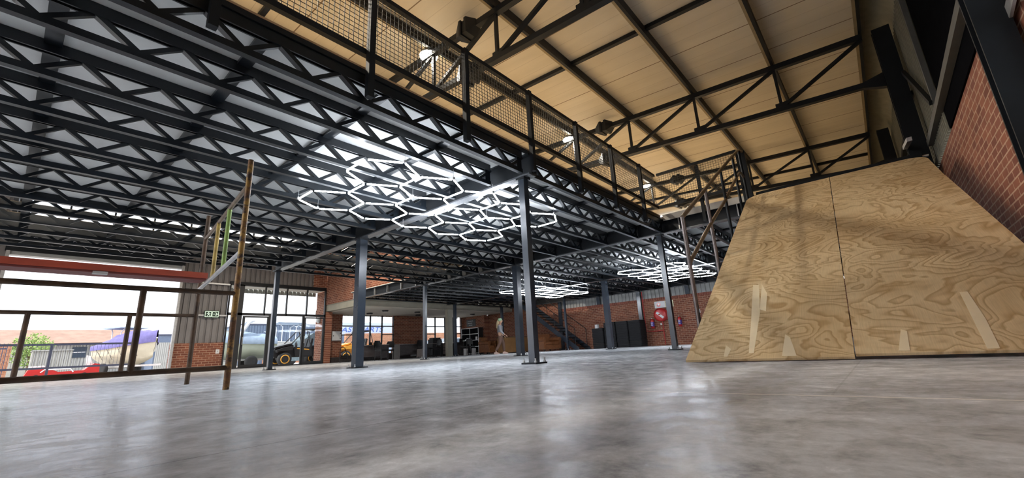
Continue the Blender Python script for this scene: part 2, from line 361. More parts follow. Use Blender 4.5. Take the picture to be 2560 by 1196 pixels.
# curved eave sheet on the right
pts = [(-3.6 - 2.9*sin(a), zroof(-3.6) - 2.9*(1-cos(a))) for a in [pi/2*i/10 for i in range(11)]]
ev = MB(); ev.grid([[(XB + (XW-XB)*k/60.0, y, z) for k in range(61)] for y, z in pts])
ev.grid([[(XB + (XW-XB)*k/60.0, y-.15, z+.15) for k in range(61)] for y, z in pts])
struct(ev.build('trim_1', M['eave'], fix=False))

def ribbed(name, axis, a0, a1, z0, z1, at, depth=0.22, pitch=0.95, mat='clad', facing=-1, parent=None):
    """box-rib sheeting as real folded metal; axis = running direction"""
    n = int((a1-a0)/pitch); mb = MB(); rows = [[], []]
    for i in range(n+1):
        u = a0 + (a1-a0)*i/max(n,1); p = (a1-a0)/max(n,1)
        for du, d in ((0,0),(0.62,0),(0.70,1),(0.92,1)):
            uu = u + du*p
            if uu > a1: break
            dd = at + facing*depth*d*(-1)
            for r, z in ((0,z0),(1,z1)):
                rows[r].append((uu, dd, z) if axis == 'x' else (dd, uu, z))
    mb.grid(rows, sm=False); o = mb.build(name, M[mat], parent, fix=False)
    return o

# ---------------- facade (y = 100): roller opening, panel, shopfront, brick pier
W1 = empty('wall_left'); struct(W1)
MB().box(19.85, 28.2, YF, YF+1.1, 0, 5.2).build('brick_dado', M['brick_x'], W1)
ribbed('cladding', 'x', 19.85, 28.2, 5.2, 22.4, YF+.3, mat='clad_dark', parent=W1)
ribbed('cladding', 'x', 28.2, 45.3, 17.5, 22.4, YF+.3, mat='clad_dark', parent=W1)
ribbed('cladding', 'x', XB, -1.9, 0, 22.4, YF+.3, mat='clad_dark', parent=W1)
MB().box(45.3, 48.5, YF, YF+1.0, 17.5, 29.5).build('brick_pier', M['brick_x'], W1)
MB().box(28.2, 48.5, YF-.1, YF+.5, 16.9, 17.5).build('header', M['steel'], W1)
MB().box(-2.4, 20.2, YF-.5, YF+.8, 19.7, 22.4).build('lintel', M['steel'], W1)
MB().box(XB, 45.3, YF-.1, YF+.5, 22.4, 22.9).build('girt', M['steel'], W1)
ribbed('cladding', 'x', XB, -1.9, 22.9, 31, YF+.3, mat='clad_dark', parent=W1)
ribbed('cladding', 'x', -1.9, 45.3, 29.5, 31, YF+.3, mat='clad_dark', parent=W1)
MB().box(19.9, 28.2, YF-.15, YF+.1, 10.3, 10.6).build('girt', M['galv'], W1)
MB().box(21.2, 28.2, YF-.15, YF+.1, 16.6, 16.9).build('girt', M['galv'], W1)
# frame of the roller door and its drum housing
D1 = struct(empty('door_1', h(9, YF, 0)))
for x in (-2.05, 19.95): MB().box(x-9-.2, x-9+.2, -.6, .1, 0, 19.7).build('door_guide', M['galv'], D1)
MB().box(-11, 11, -.2, 1.2, 19.15, 19.7).build('door_curtain_roll', M['clad'], D1)
# clerestory
C1 = struct(empty('window_3', h(0, YF, 22.9)))
MB().box(-1.9, 45.3, .2, .26, 0, 6.6).build('pane', M['glass'], C1)
for x in (-1.9, 3.6, 9.2, 14.7, 20.4, 26, 31.6, 37.2, 42.7, 45.1): MB().box(x-.12, x+.12, 0, .4, 0, 6.6).build('mullion', M['steel'], C1)
# shopfront window with two sliding doors
W2 = struct(empty('window_1', h(28.2, YF, 0)))
fr = MB()
for x, wd in ((.1,.2),(2.1,1.1),(6.85,.22),(11.3,.22),(15.75,.22),(20.1,.4)): fr.box(x-wd/2, x+wd/2, -.25, .25, 10.6 if .3 < x < 20 and x != 2.1 else 0, 16.9)
fr.box(0, 20.3, -.25, .25, 10.6, 11.1); fr.box(0, 20.3, -.25, .25, 16.7, 16.9); fr.box(0, 20.3, -.3, .3, 0, .25)
fr.box(7.9, 8.2, -.25, .25, 0, 10.6); fr.box(15.0, 15.4, -.25, .25, 0, 10.6)
fr.build('window_frame', M['black'], W2)
MB().box(.2, 20.2, -.02, .02, 11.1, 16.7).build('pane', M['glass'], W2)
MB().box(8.2, 15.0, -.02, .02, .25, 10.6).build('pane', M['glass'], W2)
MB().box(.2, 1.6, -.02, .02, .25, 10.6).build('pane', M['glass'], W2)
def sdoor(nm, x0, x1):
    d = struct(empty(nm, h(x0, YF-.32, .25)))
    f_ = MB(); wd = x1-x0
    f_.box(0, .42, -.14, .14, 0, 10.2); f_.box(wd-.42, wd, -.14, .14, 0, 10.2); f_.box(.42, wd-.42, -.14, .14, 9.9, 10.2); f_.box(.42, wd-.42, -.14, .14, 0, .45)
    f_.build('door_frame', M['black'], d)
    MB().box(.42, wd-.42, -.02, .02, .45, 9.9).build('pane', M['glass'], d)
    MB().tube((.22,-.4,4.4),(.22,-.4,5.9),.07).tube((.22,-.4,4.5),(.22,-.1,4.5),.05).tube((.22,-.4,5.8),(.22,-.1,5.8),.05).build('door_handle', M['galv'], d)
sdoor('door_2', 31.0, 36.1); sdoor('door_3', 43.4, 48.2)

# ---------------- brick block beside the shopfront: x = 48.4 plane
W3 = struct(empty('wall_office_side'))
MB().box(48.4, 49.9, YF-.6, 104.6, 0, 11.8).build('brick_pier', M['brick_y'], W3)
MB().box(48.4, 49.2, 62, YF, 13.4, zroof(62)-.3).build('upper_brick_wall', M['brick_y'], W3)
MB().box(48.4, 49.9, YF, 104.6, 11.8, 29.5).build('upper_brick_pier', M['brick_y'], W3)
# office back wall with two windows at y = 104.5
W4 = struct(empty('wall_back_office'))
Y4 = 104.5; b4 = MB()
wins = ((55.2, 70.6), (81.6, 96.3))
xs_ = [49.9, 55.2, 70.6, 81.6, 96.3, 97.6]
for x0, x1 in ((49.9,55.2),(70.6,81.6),(96.3,99.5)): b4.box(x0, x1, Y4, Y4+1.1, 0, 13.0)
for x0, x1 in wins: b4.box(x0, x1, Y4, Y4+1.1, 0, 1.3); b4.box(x0, x1, Y4, Y4+1.1, 12.3, 13.0)
b4.build('brick_wall', M['brick_x'], W4)
MB().box(50, 97, Y4-.12, Y4, 0, 1.25).build('dark_plinth', M['ash'], W4)
for k, (x0, x1) in enumerate(wins):
    wn = struct(empty('window_%d' % (4+k), h(x0, Y4+.4, 1.3))); ww = x1-x0; f_ = MB()
    for q in (0, .2635, .527, .76, 1.0): f_.box(max(0, q*ww-.14), min(ww, q*ww+.14), -.2, .2, 0, 11)
    for z in (.12, 5.35, 7.6, 10.9):
        if z == 5.35:
            f_.box(0, .2635*ww, -.2, .2, z-.12, z+.12); f_.box(.76*ww, ww, -.2, .2, z-.12, z+.12)
        else: f_.box(0, ww, -.2, .2, z-.12, z+.12)
    f_.build('window_frame', M['black'], wn)
    MB().box(0, ww, -.02, .02, 0, 11).build('pane', M['glass'], wn)
    MB().box(-.3, ww+.3, -.9, .2, -.22, 0).build('window_sill', M['ash'], wn)
ribbed('cladding', 'x', 49.9, 99.0, 13.4, 30.0, 99.3, mat='clad_dark', parent=W4)
# short light wall carrying the shelf, then the rear brick wall
W5 = struct(empty('wall_back'))
MB().box(97.0, 100, 95.0, Y4, 0, 11.8).build('brick_return', M['brick_y'], W5)
MB().box(XW, XW+1, 68.0, 95.2, 0, 13.4).build('brick_wall', M['brick_y'], W5)
MB().box(XW, XW+1, YR, 68.0, 0, 10.4).build('brick_wall', M['brick_y'], W5)
sc_ = MB()
for i in range(140):
    y = YR + .53*i
    if y > 67.6: break
    sc_.box(XW-.05, XW+.4, y+.04, y+.49, 10.4, 10.95)
sc_.build('soldier_course', plain('soldier_brick', (0.27,0.09,0.06), 0.85, var=0.3, scale=4), W5)
ribbed('cladding', 'y', YR, 68, 10.9, 29.5, XW+.3, mat='clad', parent=W5)
ribbed('cladding', 'y', 68, 100, 13.4, 31.5, XW+.3, mat='clad', parent=W5)
# wall behind the camera's left
W6 = struct(empty('wall_front'))
for y0, y1 in ((YR,10),(42,54),(86,YF)): MB().box(XB-1, XB, y0, y1, 0, 21).build('brick_wall', M['brick_y'], W6)
ribbed('cladding', 'y', YR, YF, 21, 31.5, XB-.1, facing=1, mat='clad', parent=W6)
for k, y0 in enumerate((10, 54)):  # open doors added in this unseen wall to let daylight in
    d_ = struct(empty('door_%d' % (4+k), h(XB-.5, y0, 0)))
    for y in (.2, 31.8): MB().box(-.2,.2,y-.2,y+.2,0,21).build('door_guide', M['galv'], d_)
    MB().box(-.6,.6,0,32,20,21).build('door_curtain_roll', M['clad'], d_)

# right wall
W7 = struct(empty('wall_right'))
br7 = MB()
br7.box(21.9, XW, YR-1, YR, 0, 13.8); br7.box(XB, 9, YR-1, YR, 0, 13.8); br7.box(9, 21.9, YR-1, YR, 0, 7.6); br7.box(9, 21.9, YR-1, YR, 19.5, 20.2)
br7.build('brick_wall', M['brick_x'], W7)
ribbed('cladding', 'x', 39.2, XW, 13.8, 27, YR-.05, facing=-1, depth=.2, pitch=.6, mat='eave', parent=W7)
ribbed('cladding', 'x', XB, 9, 13.8, 27, YR-.05, facing=-1, depth=.2, pitch=.6, mat='eave', parent=W7)
ribbed('cladding', 'x', 9, 22, 20.2, 27, YR-.05, facing=-1, depth=.2, pitch=.6, mat='eave', parent=W7)
M['matt_black'] = plain('matt_black_board', (0.006,0.006,0.007), 0.95, spec=0.0)
MB().box(22, 39.2, YR-.2, YR+.1, 13.8, 27.0).build('dark_panel', M['matt_black'], W7)
W8 = struct(empty('window_2', h(15.5, YR-.5, 7.6)))
MB().box(-6.4, 6.4, -.02, .02, 0, 11.9).build('pane', M['glass'], W8)
f_ = MB()
for x in (-6.3, -2.1, 2.1, 6.3): f_.box(x-.12, x+.12, -.2, .2, 0, 11.9)
f_.box(-6.4, 6.4, -.2, .2, 0, .25); f_.box(-6.4, 6.4, -.2, .2, 11.7, 11.9); f_.build('window_frame', M['black'], W8)

# ================================================================== CONCRETE OFFICE SLAB
sl = MB(); sl.box(48.6, XW, 85.0, Y4, 11.9, 13.4)
o = sl.build('concrete_slab', M['concrete']); tag(o, 'raw concrete mezzanine slab with deep edge beam over the office corner', 'slab')
MB().box(49.9, 97, 86.2, Y4, 11.78, 11.9).build('painted_soffit', M['soffit'], o)
o = MB().box(-.8, .8, -.5, .5, 0, 11.9).build('concrete_column', M['concrete'], loc=h(74.4, 85.7, 0))
tag(o, 'square cast concrete column carrying the office slab edge', 'column')
dl = None
for i, (x, y) in enumerate(((59.5,92),(69.5,92.5),(81,93),(90,93),(59.5,99),(75,99.5))):
    if dl is None:
        dl = empty('downlight', label='', cat='ceiling light', group='round ceiling lights under the office slab')
        MB().lathe([(.75,0),(.8,-.18),(.55,-.34)], n=18).build('housing', M['black'], dl)
        MB().lathe([(.5,-.33),(.5,-.37)], n=18).build('lens', M['galv'], dl)
        d_ = dl
    else: d_ = copy_tree(dl)
    d_.location = h(x, y, 11.78)
    d_['label'] = ('%s small round dark light under the office slab, %s row' % (('first','second','third','fourth','first','second')[i], ('front','front','front','front','rear','rear')[i]))

# ================================================================== STEEL COLUMNS
def column(name, x, y, w_, top, pl, label, mat='steel2', proto={}):
    c = empty(name, h(x, y, 0), 0, label, 'column', 'steel columns under the mezzanine')
    a = w_/2; MB().box(-a, a, -a, a, .1, top).build('shaft', M[mat], c)
    MB().box(-pl, pl, -pl, pl, 0, .1).build('base_plate', M['steel'], c)
    for sx in (-1, 1):
        for sy in (-1, 1): MB().lathe([(.09,.1),(.09,.2),(.05,.22),(.05,.36)], (sx*pl*.8, sy*pl*.8, 0), n=6).build('bolt', M['galv'], c)
    MB().box(-a-.12, a+.12, -a-.12, a+.12, top-.12, top).build('cap_plate', M['steel'], c)
    return c
X1, X2, X3, X4 = 22.43, 47.09, 73.24, 91.0
Y1, Y2, Y3, Y4c = 17.58, 39.23, 60.5, 82.0
colspec = [
 (X1, Y1, .5, 12.8, 'nearest slim steel column, on the open mezzanine edge beside the big light'),
 (X1, Y2, .82, 12.8, 'thick blue-grey steel column under the left end of the big hexagon light'),
 (X1, Y3, .52, 12.8, 'slim steel column in front of the glazed sliding doors'),
 (X2, Y1, .53, 12.8, 'slim steel column at the mezzanine corner left of the plywood ramp'),
 (X2, Y2, .86, 12.8, 'thick steel column just behind the nearest slim column'),
 (X2, Y3, .52, 12.8, 'slim steel column before the brick wall between the office windows'),
 (X3, Y2, .9, 12.8, 'thick steel column in front of the stacked black mats'),
 (X3, Y3, .52, 12.8, 'slim steel column hidden in line behind the nearest column'),
 (X3, Y4c, .6, 12.8, 'dark steel column standing against the concrete column'),
 (X4, Y4c, .6, 12.8, 'dark steel column with two small white switches behind the walking person'),
 (X4, Y3, .46, 12.8, 'thin pale steel post at the foot of the rear staircase'),
 (-5.4, Y1, .5, 12.8, 'slim steel column on the open mezzanine edge, outside the picture'),
 (-5.4, Y3, .52, 12.8, 'slim steel column near the roller door, outside the picture')]
for x, y, w_, tp, lb in colspec:
    column('steel_column', x, y, w_, tp, .42 + w_*.35, lb)

# ================================================================== MAIN BEAMS
def ibeam(name, p, q, z0, z1, fw, label, axis='y', mat='steel', stiff=()):
    t = empty(name, h(*p, 0), 0, label, 'beam', 'main beams of the mezzanine')
    L = (q[1]-p[1]) if axis == 'y' else (q[0]-p[0])
    def B(a0, a1, c0, c1, zz0, zz1):
        return MB().box(c0, c1, a0, a1, zz0, zz1) if axis == 'y' else MB().box(a0, a1, c0, c1, zz0, zz1)
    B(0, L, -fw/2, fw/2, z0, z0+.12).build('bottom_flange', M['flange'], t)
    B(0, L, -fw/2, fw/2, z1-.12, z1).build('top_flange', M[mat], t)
    B(0, L, -.06, .06, z0+.12, z1-.12).build('web', M[mat], t)
    for s in stiff: B(s, s+.12, -fw/2, fw/2, z0+.12, z1-.12).build('stiffener', M['galv'], t)
    return t
ibeam('mezzanine_beam', (-5.4, 16.7), (-5.4, 61.2), 12.8, 14.4, .75, 'deep steel beam at the near end of the mezzanine, outside the picture')
ibeam('mezzanine_beam', (X1, 16.7), (X1, 61.2), 12.8, 14.4, .8, 'deep steel beam over the three left columns with bottom flange coloured floor-lit')
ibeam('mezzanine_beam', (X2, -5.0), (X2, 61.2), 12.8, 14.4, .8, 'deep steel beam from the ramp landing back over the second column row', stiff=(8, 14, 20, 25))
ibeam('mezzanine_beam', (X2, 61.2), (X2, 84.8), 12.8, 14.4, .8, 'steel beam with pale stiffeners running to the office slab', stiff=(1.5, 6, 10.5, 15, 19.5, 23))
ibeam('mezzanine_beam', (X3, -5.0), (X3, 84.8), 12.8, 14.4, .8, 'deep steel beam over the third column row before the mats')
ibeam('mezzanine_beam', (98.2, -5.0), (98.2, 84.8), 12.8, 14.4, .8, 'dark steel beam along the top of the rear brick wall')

# ================================================================== LATTICE JOISTS
rowsY = [17.05,20.1,24.0,27.7,31.7,35.5,39.2,43.2,46.7,50.4,54.0,57.4,60.5]
def make_joist(L, nb, full=True):
    j = empty('lattice_joist', label='', cat='joist', group='lattice joists under the mezzanine deck')
    b_ = MB(); b_.box(.42, L-.42, -.15, .15, 12.81, 12.88); b_.box(.42, L-.42, .08, .15, 12.88, 13.10); b_.box(.42, L-.42, -.15, -.08, 12.88, 13.10)
    b_.build('bottom_chord', M['joist'], j)
    t_ = MB(); t_.box(.42, L-.42, -.15, .15, 14.32, 14.4); t_.box(.42, L-.42, .08, .15, 13.9, 14.32); t_.box(.42, L-.42, -.15, -.08, 13.9, 14.32)
    t_.build('top_chord', M['joist'], j)
    p_ = (L-.6)/nb
    if full:
        up = MB().bar((0,0,13.02),(p_/2,0,14.0),.19,.17,(0,1,0)).mesh('web_brace'); up.materials.append(M['joist'])
        dn = MB().bar((0,0,14.0),(p_/2,0,13.02),.20,.27,(0,1,0)).mesh('web_brace'); dn.materials.append(M['joist'])
        for i in range(nb):
            for me, dx in ((dn, 0), (up, p_/2)):
                o = bpy.data.objects.new('web_brace', me); col.objects.link(o); o.parent = j; o.location = h(.3+i*p_+dx, 0, 0)
    else:
        wb = MB()
        for i in range(nb):
            wb.bar((.3+i*p_,0,14.0),(.3+i*p_+p_/2,0,13.02),.20,.24,(0,1,0)).bar((.3+i*p_+p_/2,0,13.02),(.3+i*p_+p_,0,14.0),.20,.16,(0,1,0))
        wb.build('web_lattice', M['joist'], j)
    for x in (.42, L-.9): MB().box(x, x+.5, -.05, .05, 12.9, 14.3).build('end_plate', M['joist'], j)
    return j
bays = [(-28, -5.4, 8, 'near end bay'), (-5.4, X1-.4, 10, 'bay nearest the camera'), (X1, X2, 9, 'bay past the nearest column row'),
        (X2, X3, 10, 'bay past the mezzanine corner column'), (X3, 98.2, 9, 'rear bay by the brick wall')]
protos = {}
for bi, (xa, xb, nb, bn) in enumerate(bays):
    ys_ = list(rowsY)
    if bi >= 3: ys_ = [-4.7,-1.2,2.5,6.1,9.8,13.4] + ys_ + [64.2,67.9,71.5,75.2,78.8,82.4]
    for yi, y in enumerate(ys_):
        full = (bi in (1, 2) and y < 44) or (bi == 3 and y < 30 and y > 0)
        short = bi == 4 and 61 < y < 81
        key = (bi, full, short)
        if key not in protos: protos[key] = make_joist(17.4, 6, full) if short else make_joist(xb-xa, nb, full); j = protos[key]
        else: j = copy_tree(protos[key])
        j.location = h(xa, y, 0)
        if bi >= 3:
            k = yi-6
            wh = ('%s lattice joist back from the mezzanine corner' % ORD[k]) if k >= 0 else ('%s lattice joist rampward of the mezzanine corner' % ORD[-k-1])
        else: wh = '%s lattice joist back from the mezzanine edge' % ORD[yi]
        j['label'] = 'dark %s, %s' % (wh, bn)

# ================================================================== DECK
dk = empty('mezzanine_deck'); tag(dk, 'grey board deck of the mezzanine resting on the lattice joists', 'deck')
def deck_piece(x0, x1, y0, y1):
    MB().box(x0, x1, y0, y1, 14.42, 14.5).build('deck_panel', M['deck'], dk)
    MB().box(x0, x1, y0, y1, 14.5, 14.55).build('floor_board', M['decktop'], dk)
ycur = 16.95
for s0, s1 in ((47.9,50.75),(51.6,54.35),(55.1,57.8),(58.9,61.3)):
    deck_piece(-27, 20.2, ycur, s0); deck_piece(22.0, 46.4, ycur, s0); deck_piece(20.2, 22.0, ycur, s1); ycur = s1
deck_piece(46.4, 48.3, -5.4, 84.9); deck_piece(48.3, XW, -5.4, 61.5); deck_piece(49.3, 91.4, 61.9, 84.9); deck_piece(91.4, XW, 80.2, 84.9)
MB().box(-27, 46.2, 16.8, 16.95, 14.69, 14.78).build('edge_board', M['edge'], dk)
MB().box(-27, 46.2, 16.82, 16.95, 14.42, 14.69).build('edge_angle', M['joist'], dk)
o = MB().box(46.25, 46.4, 7.9, 16.6, 14.1, 14.78).build('edge_fascia', M['soffit']); tag(o, 'pale board along the deck edge between the corner column and the ramp', 'fascia')
o = MB().box(46.25, 46.4, -5.0, 7.1, 14.1, 14.78).build('edge_fascia', M['steel']); tag(o, 'black steel edge strip just above the top of the ramp', 'fascia')
x = -24.0; nbt = 0
while x < 97:
    if min(abs(x-c) for c in (-5.4, X1, X2, X3, 98.2)) > 1.5:
        ys_ = rowsY if x < 46 else [-4.7,-1.2,2.5,6.1,9.8,13.4] + rowsY + [64.2,67.9,71.5,75.2,78.8,82.4]
        if x > 91: ys_ = [v_ for v_ in ys_ if v_ < 61]
        bt_ = MB()
        for ya, yb in zip(ys_[:-1], ys_[1:]): bt_.box(-.27, .27, ya+.17, yb-.17, 14.22, 14.39)
        o = bt_.build('deck_batten', M['joist'], loc=h(x, 0, 0)); tag(o, '%s flat steel batten crossing between the joists, from the near end' % ORD[nbt], 'batten', 'battens under the mezzanine deck'); nbt += 1
    x += 5.83

# ================================================================== GUARD RAIL WITH MESH
def mesh_panel(L, zb=15.7, zt=19.3):
    mb = MB(); n = int(L/.25); t_ = .013
    for i in range(1, n): x = L*i/n; mb.box(x-t_, x+t_, -t_, t_, zb, zt)
    n = int((zt-zb)/.25)
    for i in range(1, n): z = zb+(zt-zb)*i/n; mb.box(0, L, t_*.6, t_*2.4, z-t_, z+t_)
    return mb
mp_me = {}
def rail_run(points, axis, off, label_fn):
    for i in range(len(points)-1):
        a, b = points[i], points[i+1]; L = b-a
        t = empty('mesh_guard_panel', h(a, off, 0) if axis == 'x' else h(off, a, 0), 0 if axis == 'x' else pi/2, label_fn(i), 'guard rail', 'mesh guard panels on the mezzanine edge')
        key = round(L, 2)
        if key not in mp_me:
            me = {}
            me['wire_mesh'] = (mesh_panel(L).mesh('wire_mesh'), 'black')
            me['top_rail'] = (MB().box(0, L, -.14, .14, 19.28, 19.55).mesh('top_rail'), 'steel')
            me['bottom_rail'] = (MB().box(0, L, -.14, .14, 15.38, 15.70).mesh('bottom_rail'), 'steel')
            me['post'] = (MB().box(-.16, .16, -.16, .16, 12.95, 19.28).mesh('post'), 'steel')
            for q, (mm_, mt) in me.items(): mm_.materials.append(M[mt])
            mp_me[key] = me
        for q, (mm_, mt) in mp_me[key].items():
            o = bpy.data.objects.new(q, mm_); col.objects.link(o); o.parent = t
            if q == 'post': o.location = (0, -.34*S, 0)
px_ = [-22.4, -16.1, -9.7, -3.3, 3.1, 9.48, 15.86, 22.2, 28.5, 34.6, 40.9, 45.7]
rail_run(px_, 'x', 16.75, lambda i: ('%s black mesh guard panel along the mezzanine edge, counted toward the ramp' % ORD[i]))
rail_run([8.0, 12.1, 16.4], 'y', 45.70, lambda i: ('mesh guard panel beside the ramp landing, %s' % ('next to the stair top', 'at the mezzanine corner')[i]))

M['tan_steel'] = plain('tan_primer', (0.30,0.23,0.13), 0.6)
# ================================================================== ROOF TRUSSES
nodes = [-3.6, 3.45, 11.4, 19.4, 27.5, 36.4, 43.2, 51, 58.8, 66.6, 74.4, 82.2, 90, 97.6]
def zt(y): return zroof(y) - 1.45
def zb(y): return zt(y) - 4.75 + .012*y if y < 48 else zt(y) - 4.75 + .576 - .006*(y-48)
def make_truss():
    t = empty('roof_truss', label='', cat='roof truss', group='roof trusses over the hall')
    ym = 48.0
    for a, b in ((-3.6, ym), (ym, 99.2)):
        MB().bar((0,a,zt(a)),(0,b,zt(b)),.5,.55).build('top_chord', M['steel'], t)
        MB().bar((0,a,zb(a)),(0,b,zb(b)),.5,.5).build('bottom_chord', M['steel'], t)
    for i, y in enumerate(nodes[1:-1]):
        MB().box(-.13, .13, y-.13, y+.13, zb(y), zt(y)).build('vertical_web', M['steel'], t)
    for i in range(len(nodes)-1):
        a, b = (nodes[i], nodes[i+1]) if nodes[i] < 48 else (nodes[i+1], nodes[i])
        MB().bar((0,a,zt(a)-.2),(0,b,zb(b)+.2),.28,.34,(1,0,0)).build('diagonal_web', M['steel'], t)
    for y in nodes[1:-1]:
        MB().box(-.06, .06, y-.7, y+.5, zb(y)+.2, zb(y)+.75).build('gusset_plate', M['steel'], t)
    for y in (22.7, 73.0):
        for f_ in (zt, zb):
            s_ = MB(); z = f_(y)
            rr = [(-1.25,.3),(-.45,.75),(-.2,.75),(-.2,.62),(.2,.62),(.2,.75),(.45,.75),(1.25,.3)]
            s_.grid([[(sx*a_, y+dy, z+sz*a_) for sx, sz in ((-1,-1),(1,-1),(1,1),(-1,1))] for dy, a_ in rr], sm=False, close=True)
            s_.build('splice_box', M['steel'], t)
    # tapered knuckle where the bottom chord meets the wall column
    MB().prism([(-4.3, zb(-4)-.7), (-2.8, zb(-3)-.25), (-2.8, zb(-3)+.25), (-4.3, zb(-4)+.7)], -.25, .25, 'x').build('end_bracket', M['steel'], t)
    return t
tr0 = None
tlab = {-26.9: 'black roof truss behind the camera', -2.2: 'black roof truss above the camera, outside the picture', X1: 'nearest black roof truss in view, crossing high above the mesh rail',
        X2: 'black roof truss ending over the top of the plywood ramp', X3: 'black roof truss beyond the stair handrail', 97.5: 'rearmost black roof truss against the end wall'}
for xx, lb in tlab.items():
    t = make_truss() if tr0 is None else copy_tree(tr0)
    tr0 = tr0 or t
    t.location = h(xx, 0, 0); t['label'] = lb
for i, xx in enumerate((-14.5, 10.1, 34.2, 60.2, 85.6)):
    t = empty('roof_rafter', h(xx, 0, 0), 0, ('thin black rafter under the cream ceiling, %s from the camera' % ORD[i]), 'rafter', 'thin rafters between the trusses')
    for a, b in ((-3.5, 48), (48, 99.4)): MB().bar((0,a,zroof(a)-.22),(0,b,zroof(b)-.22),.42,.4).build('rafter_bar', M['steel'], t)
for i, y in enumerate(nodes):
    o = MB().box(XB, XW, -.13, .13, 0, 0.95).build('roof_purlin', M['steel'], loc=h(0, y, zroof(y)-1.08))
    f2 = MB().box(XB, XW, .13, .36, 0, .07).build('flange', M['tan_steel'], o)
    tag(o, '%s dark channel purlin under the ceiling, counting from the right wall' % ORD[i], 'purlin', 'purlins under the cream ceiling')

# portal columns on the right wall and their bracing
def pcol(x, lb):
    t = empty('portal_column', h(x, -4.95 if x > 30 else -5.36, 0), 0, lb, 'column', 'tall wall columns carrying the roof trusses')
    e = .62 if x > 30 else .48
    MB().box(-.4, -.3, -e, e, 0, 27.2).build('flange', M['steel'], t); MB().box(.3, .4, -e, e, 0, 27.2).build('flange', M['steel'], t)
    MB().box(-.3, .3, -.08, .08, 0, 27.2).build('web', M['steel'], t)
    MB().box(-.7, .7, -e, e, 0, .12).build('base_plate', M['steel'], t); return t
for x, lb in ((-2.2,'tall black wall column beside the camera, outside the picture'),(X1+.4,'tall black column in the upper right corner against brick'),
              (X2,'tall black wall column rising behind the top of the ramp'),(X3,'tall black wall column beyond the ramp, second from the corner'),(97.0,'tall black wall column in the rear corner of the hall')): pcol(x, lb)
M['girt_grey'] = plain('girt_grey_paint', (0.10,0.10,0.095), 0.5)
def wallbar(nm, p, q, a, b, lb, cat, mat='steel'):
    o = MB().bar((0,0,0), tuple(Vector(q)-Vector(p)), a, b).build(nm, M[mat], loc=h(*p)); return tag(o, lb, cat)
wallbar('wall_girt', (22.9,-5.75,15.45), (46.6,-5.75,15.45), .45, .5, 'grey steel girt above the brick on the right wall', 'girt', 'girt_grey')
wallbar('wall_girt', (39.3,-5.7,15.8), (39.3,-5.7,27), .3, .3, 'upright grey girt edging the dark wall panel', 'girt', 'girt_grey')
wallbar('wall_brace', (39.3,-5.5,16.0), (46.6,-5.5,22.2), .25, .3, 'black diagonal brace against the right wall sheeting', 'brace')
wallbar('wall_girt', (47.6,-5.6,20.6), (72.8,-5.6,20.6), .4, .4, 'dark girt across the sheeting beyond the ramp top', 'girt')
o = wallbar('galvanised_strap', (19.5,-5.8,12.75), (24.6,-5.8,11.75), .10, .5, 'galvanised flat strap with bolt holes on brick, top right corner', 'strap', 'galv')
o = wallbar('landing_pipe', (42.5,-4.2,14.9), (46.6,-4.2,15.6), .3, .3, 'short grey tube at the top right corner of the ramp', 'tube', 'galv')

# ================================================================== FLOOD LAMPS ON THE TRUSSES
fl0 = None
for i, (xx, lb) in enumerate(((X1,'nearest glowing flood lamp on the first roof truss'),(X2,'second glowing flood lamp, above the middle of the mesh rail'),(X3,'farthest glowing flood lamp near the mezzanine corner'),
               (-2.2,'flood lamp on the truss above the camera'),(-26.9,'flood lamp on the truss behind the camera'),(97.5,'flood lamp on the rear truss'))):
    if fl0 is None:
        fl0 = empty('flood_lamp', label='', cat='lamp', group='flood lamps on the roof trusses')
        MB().lathe([(.12,.8),(.35,.65),(.85,.2),(.9,0)], n=20).build('reflector', M['galv'], fl0)
        MB().lathe([(.84,0),(.80,-.2),(.45,-.36)], n=18).build('lamp_face', M['flood'], fl0)
        MB().tube((0,0,.7),(0,-.5,.4),.07).tube((0,-.5,.4),(0,-.85,0),.07).build('bracket', M['steel'], fl0); f_ = fl0
    else: f_ = copy_tree(fl0)
    f_.location = h(xx+.05, 28.3, 29.0); f_['label'] = lb
def lamp_light(x, y, z, e, c=(1.0,0.91,0.78), r=.12, blend=.5, sz=165):
    l = bpy.data.lights.new('flood_or_fill_light', 'SPOT'); o = bpy.data.objects.new('flood_or_fill_light', l); col.objects.link(o)
    l.energy = e; l.color = c; l.shadow_soft_size = r; l.spot_size = radians(sz); l.spot_blend = blend; o.location = h(x, y, z); return o
LE = 760
for x in (X1, X2, X3, -2.2, 97.0): lamp_light(x+.05, 28.3, 28.4, LE)
for x in (-20, X1+12, X3): lamp_light(x, 72, 26, LE*.6)  # added fill spots over the rear half, no fixtures here

# ================================================================== HEXAGON LIGHTS
A_ = 1.925; R_ = A_/cos(pi/6)
def hex_edges():
    cs = []
    for r, n, x0 in ((0,5,0),(1,4,A_),(2,5,0)):
        for i in range(n): cs.append((x0 + 2*A_*i, r*1.5*R_))
    ed = {}
    for cx, cy in cs:
        vv = [(cx+R_*cos(pi/2+pi/3*k), cy+R_*sin(pi/2+pi/3*k)) for k in range(6)]
        for k in range(6):
            a, b = vv[k], vv[(k+1)%6]
            key = tuple(sorted(((round(a[0],1),round(a[1],1)),(round(b[0],1),round(b[1],1)))))
            ed.setdefault(key, (a, b))
    return list(ed.values())
HE = hex_edges()
tube_me = MB().tube((-.98,0,0),(.98,0,0),.055,n=8).mesh('light_tube'); tube_me.materials.append(M['led'])
conn_me = MB().tube((-.12,0,0),(.12,0,0),.09,n=8).mesh('connector'); conn_me.materials.append(M['white'])
hx0 = None
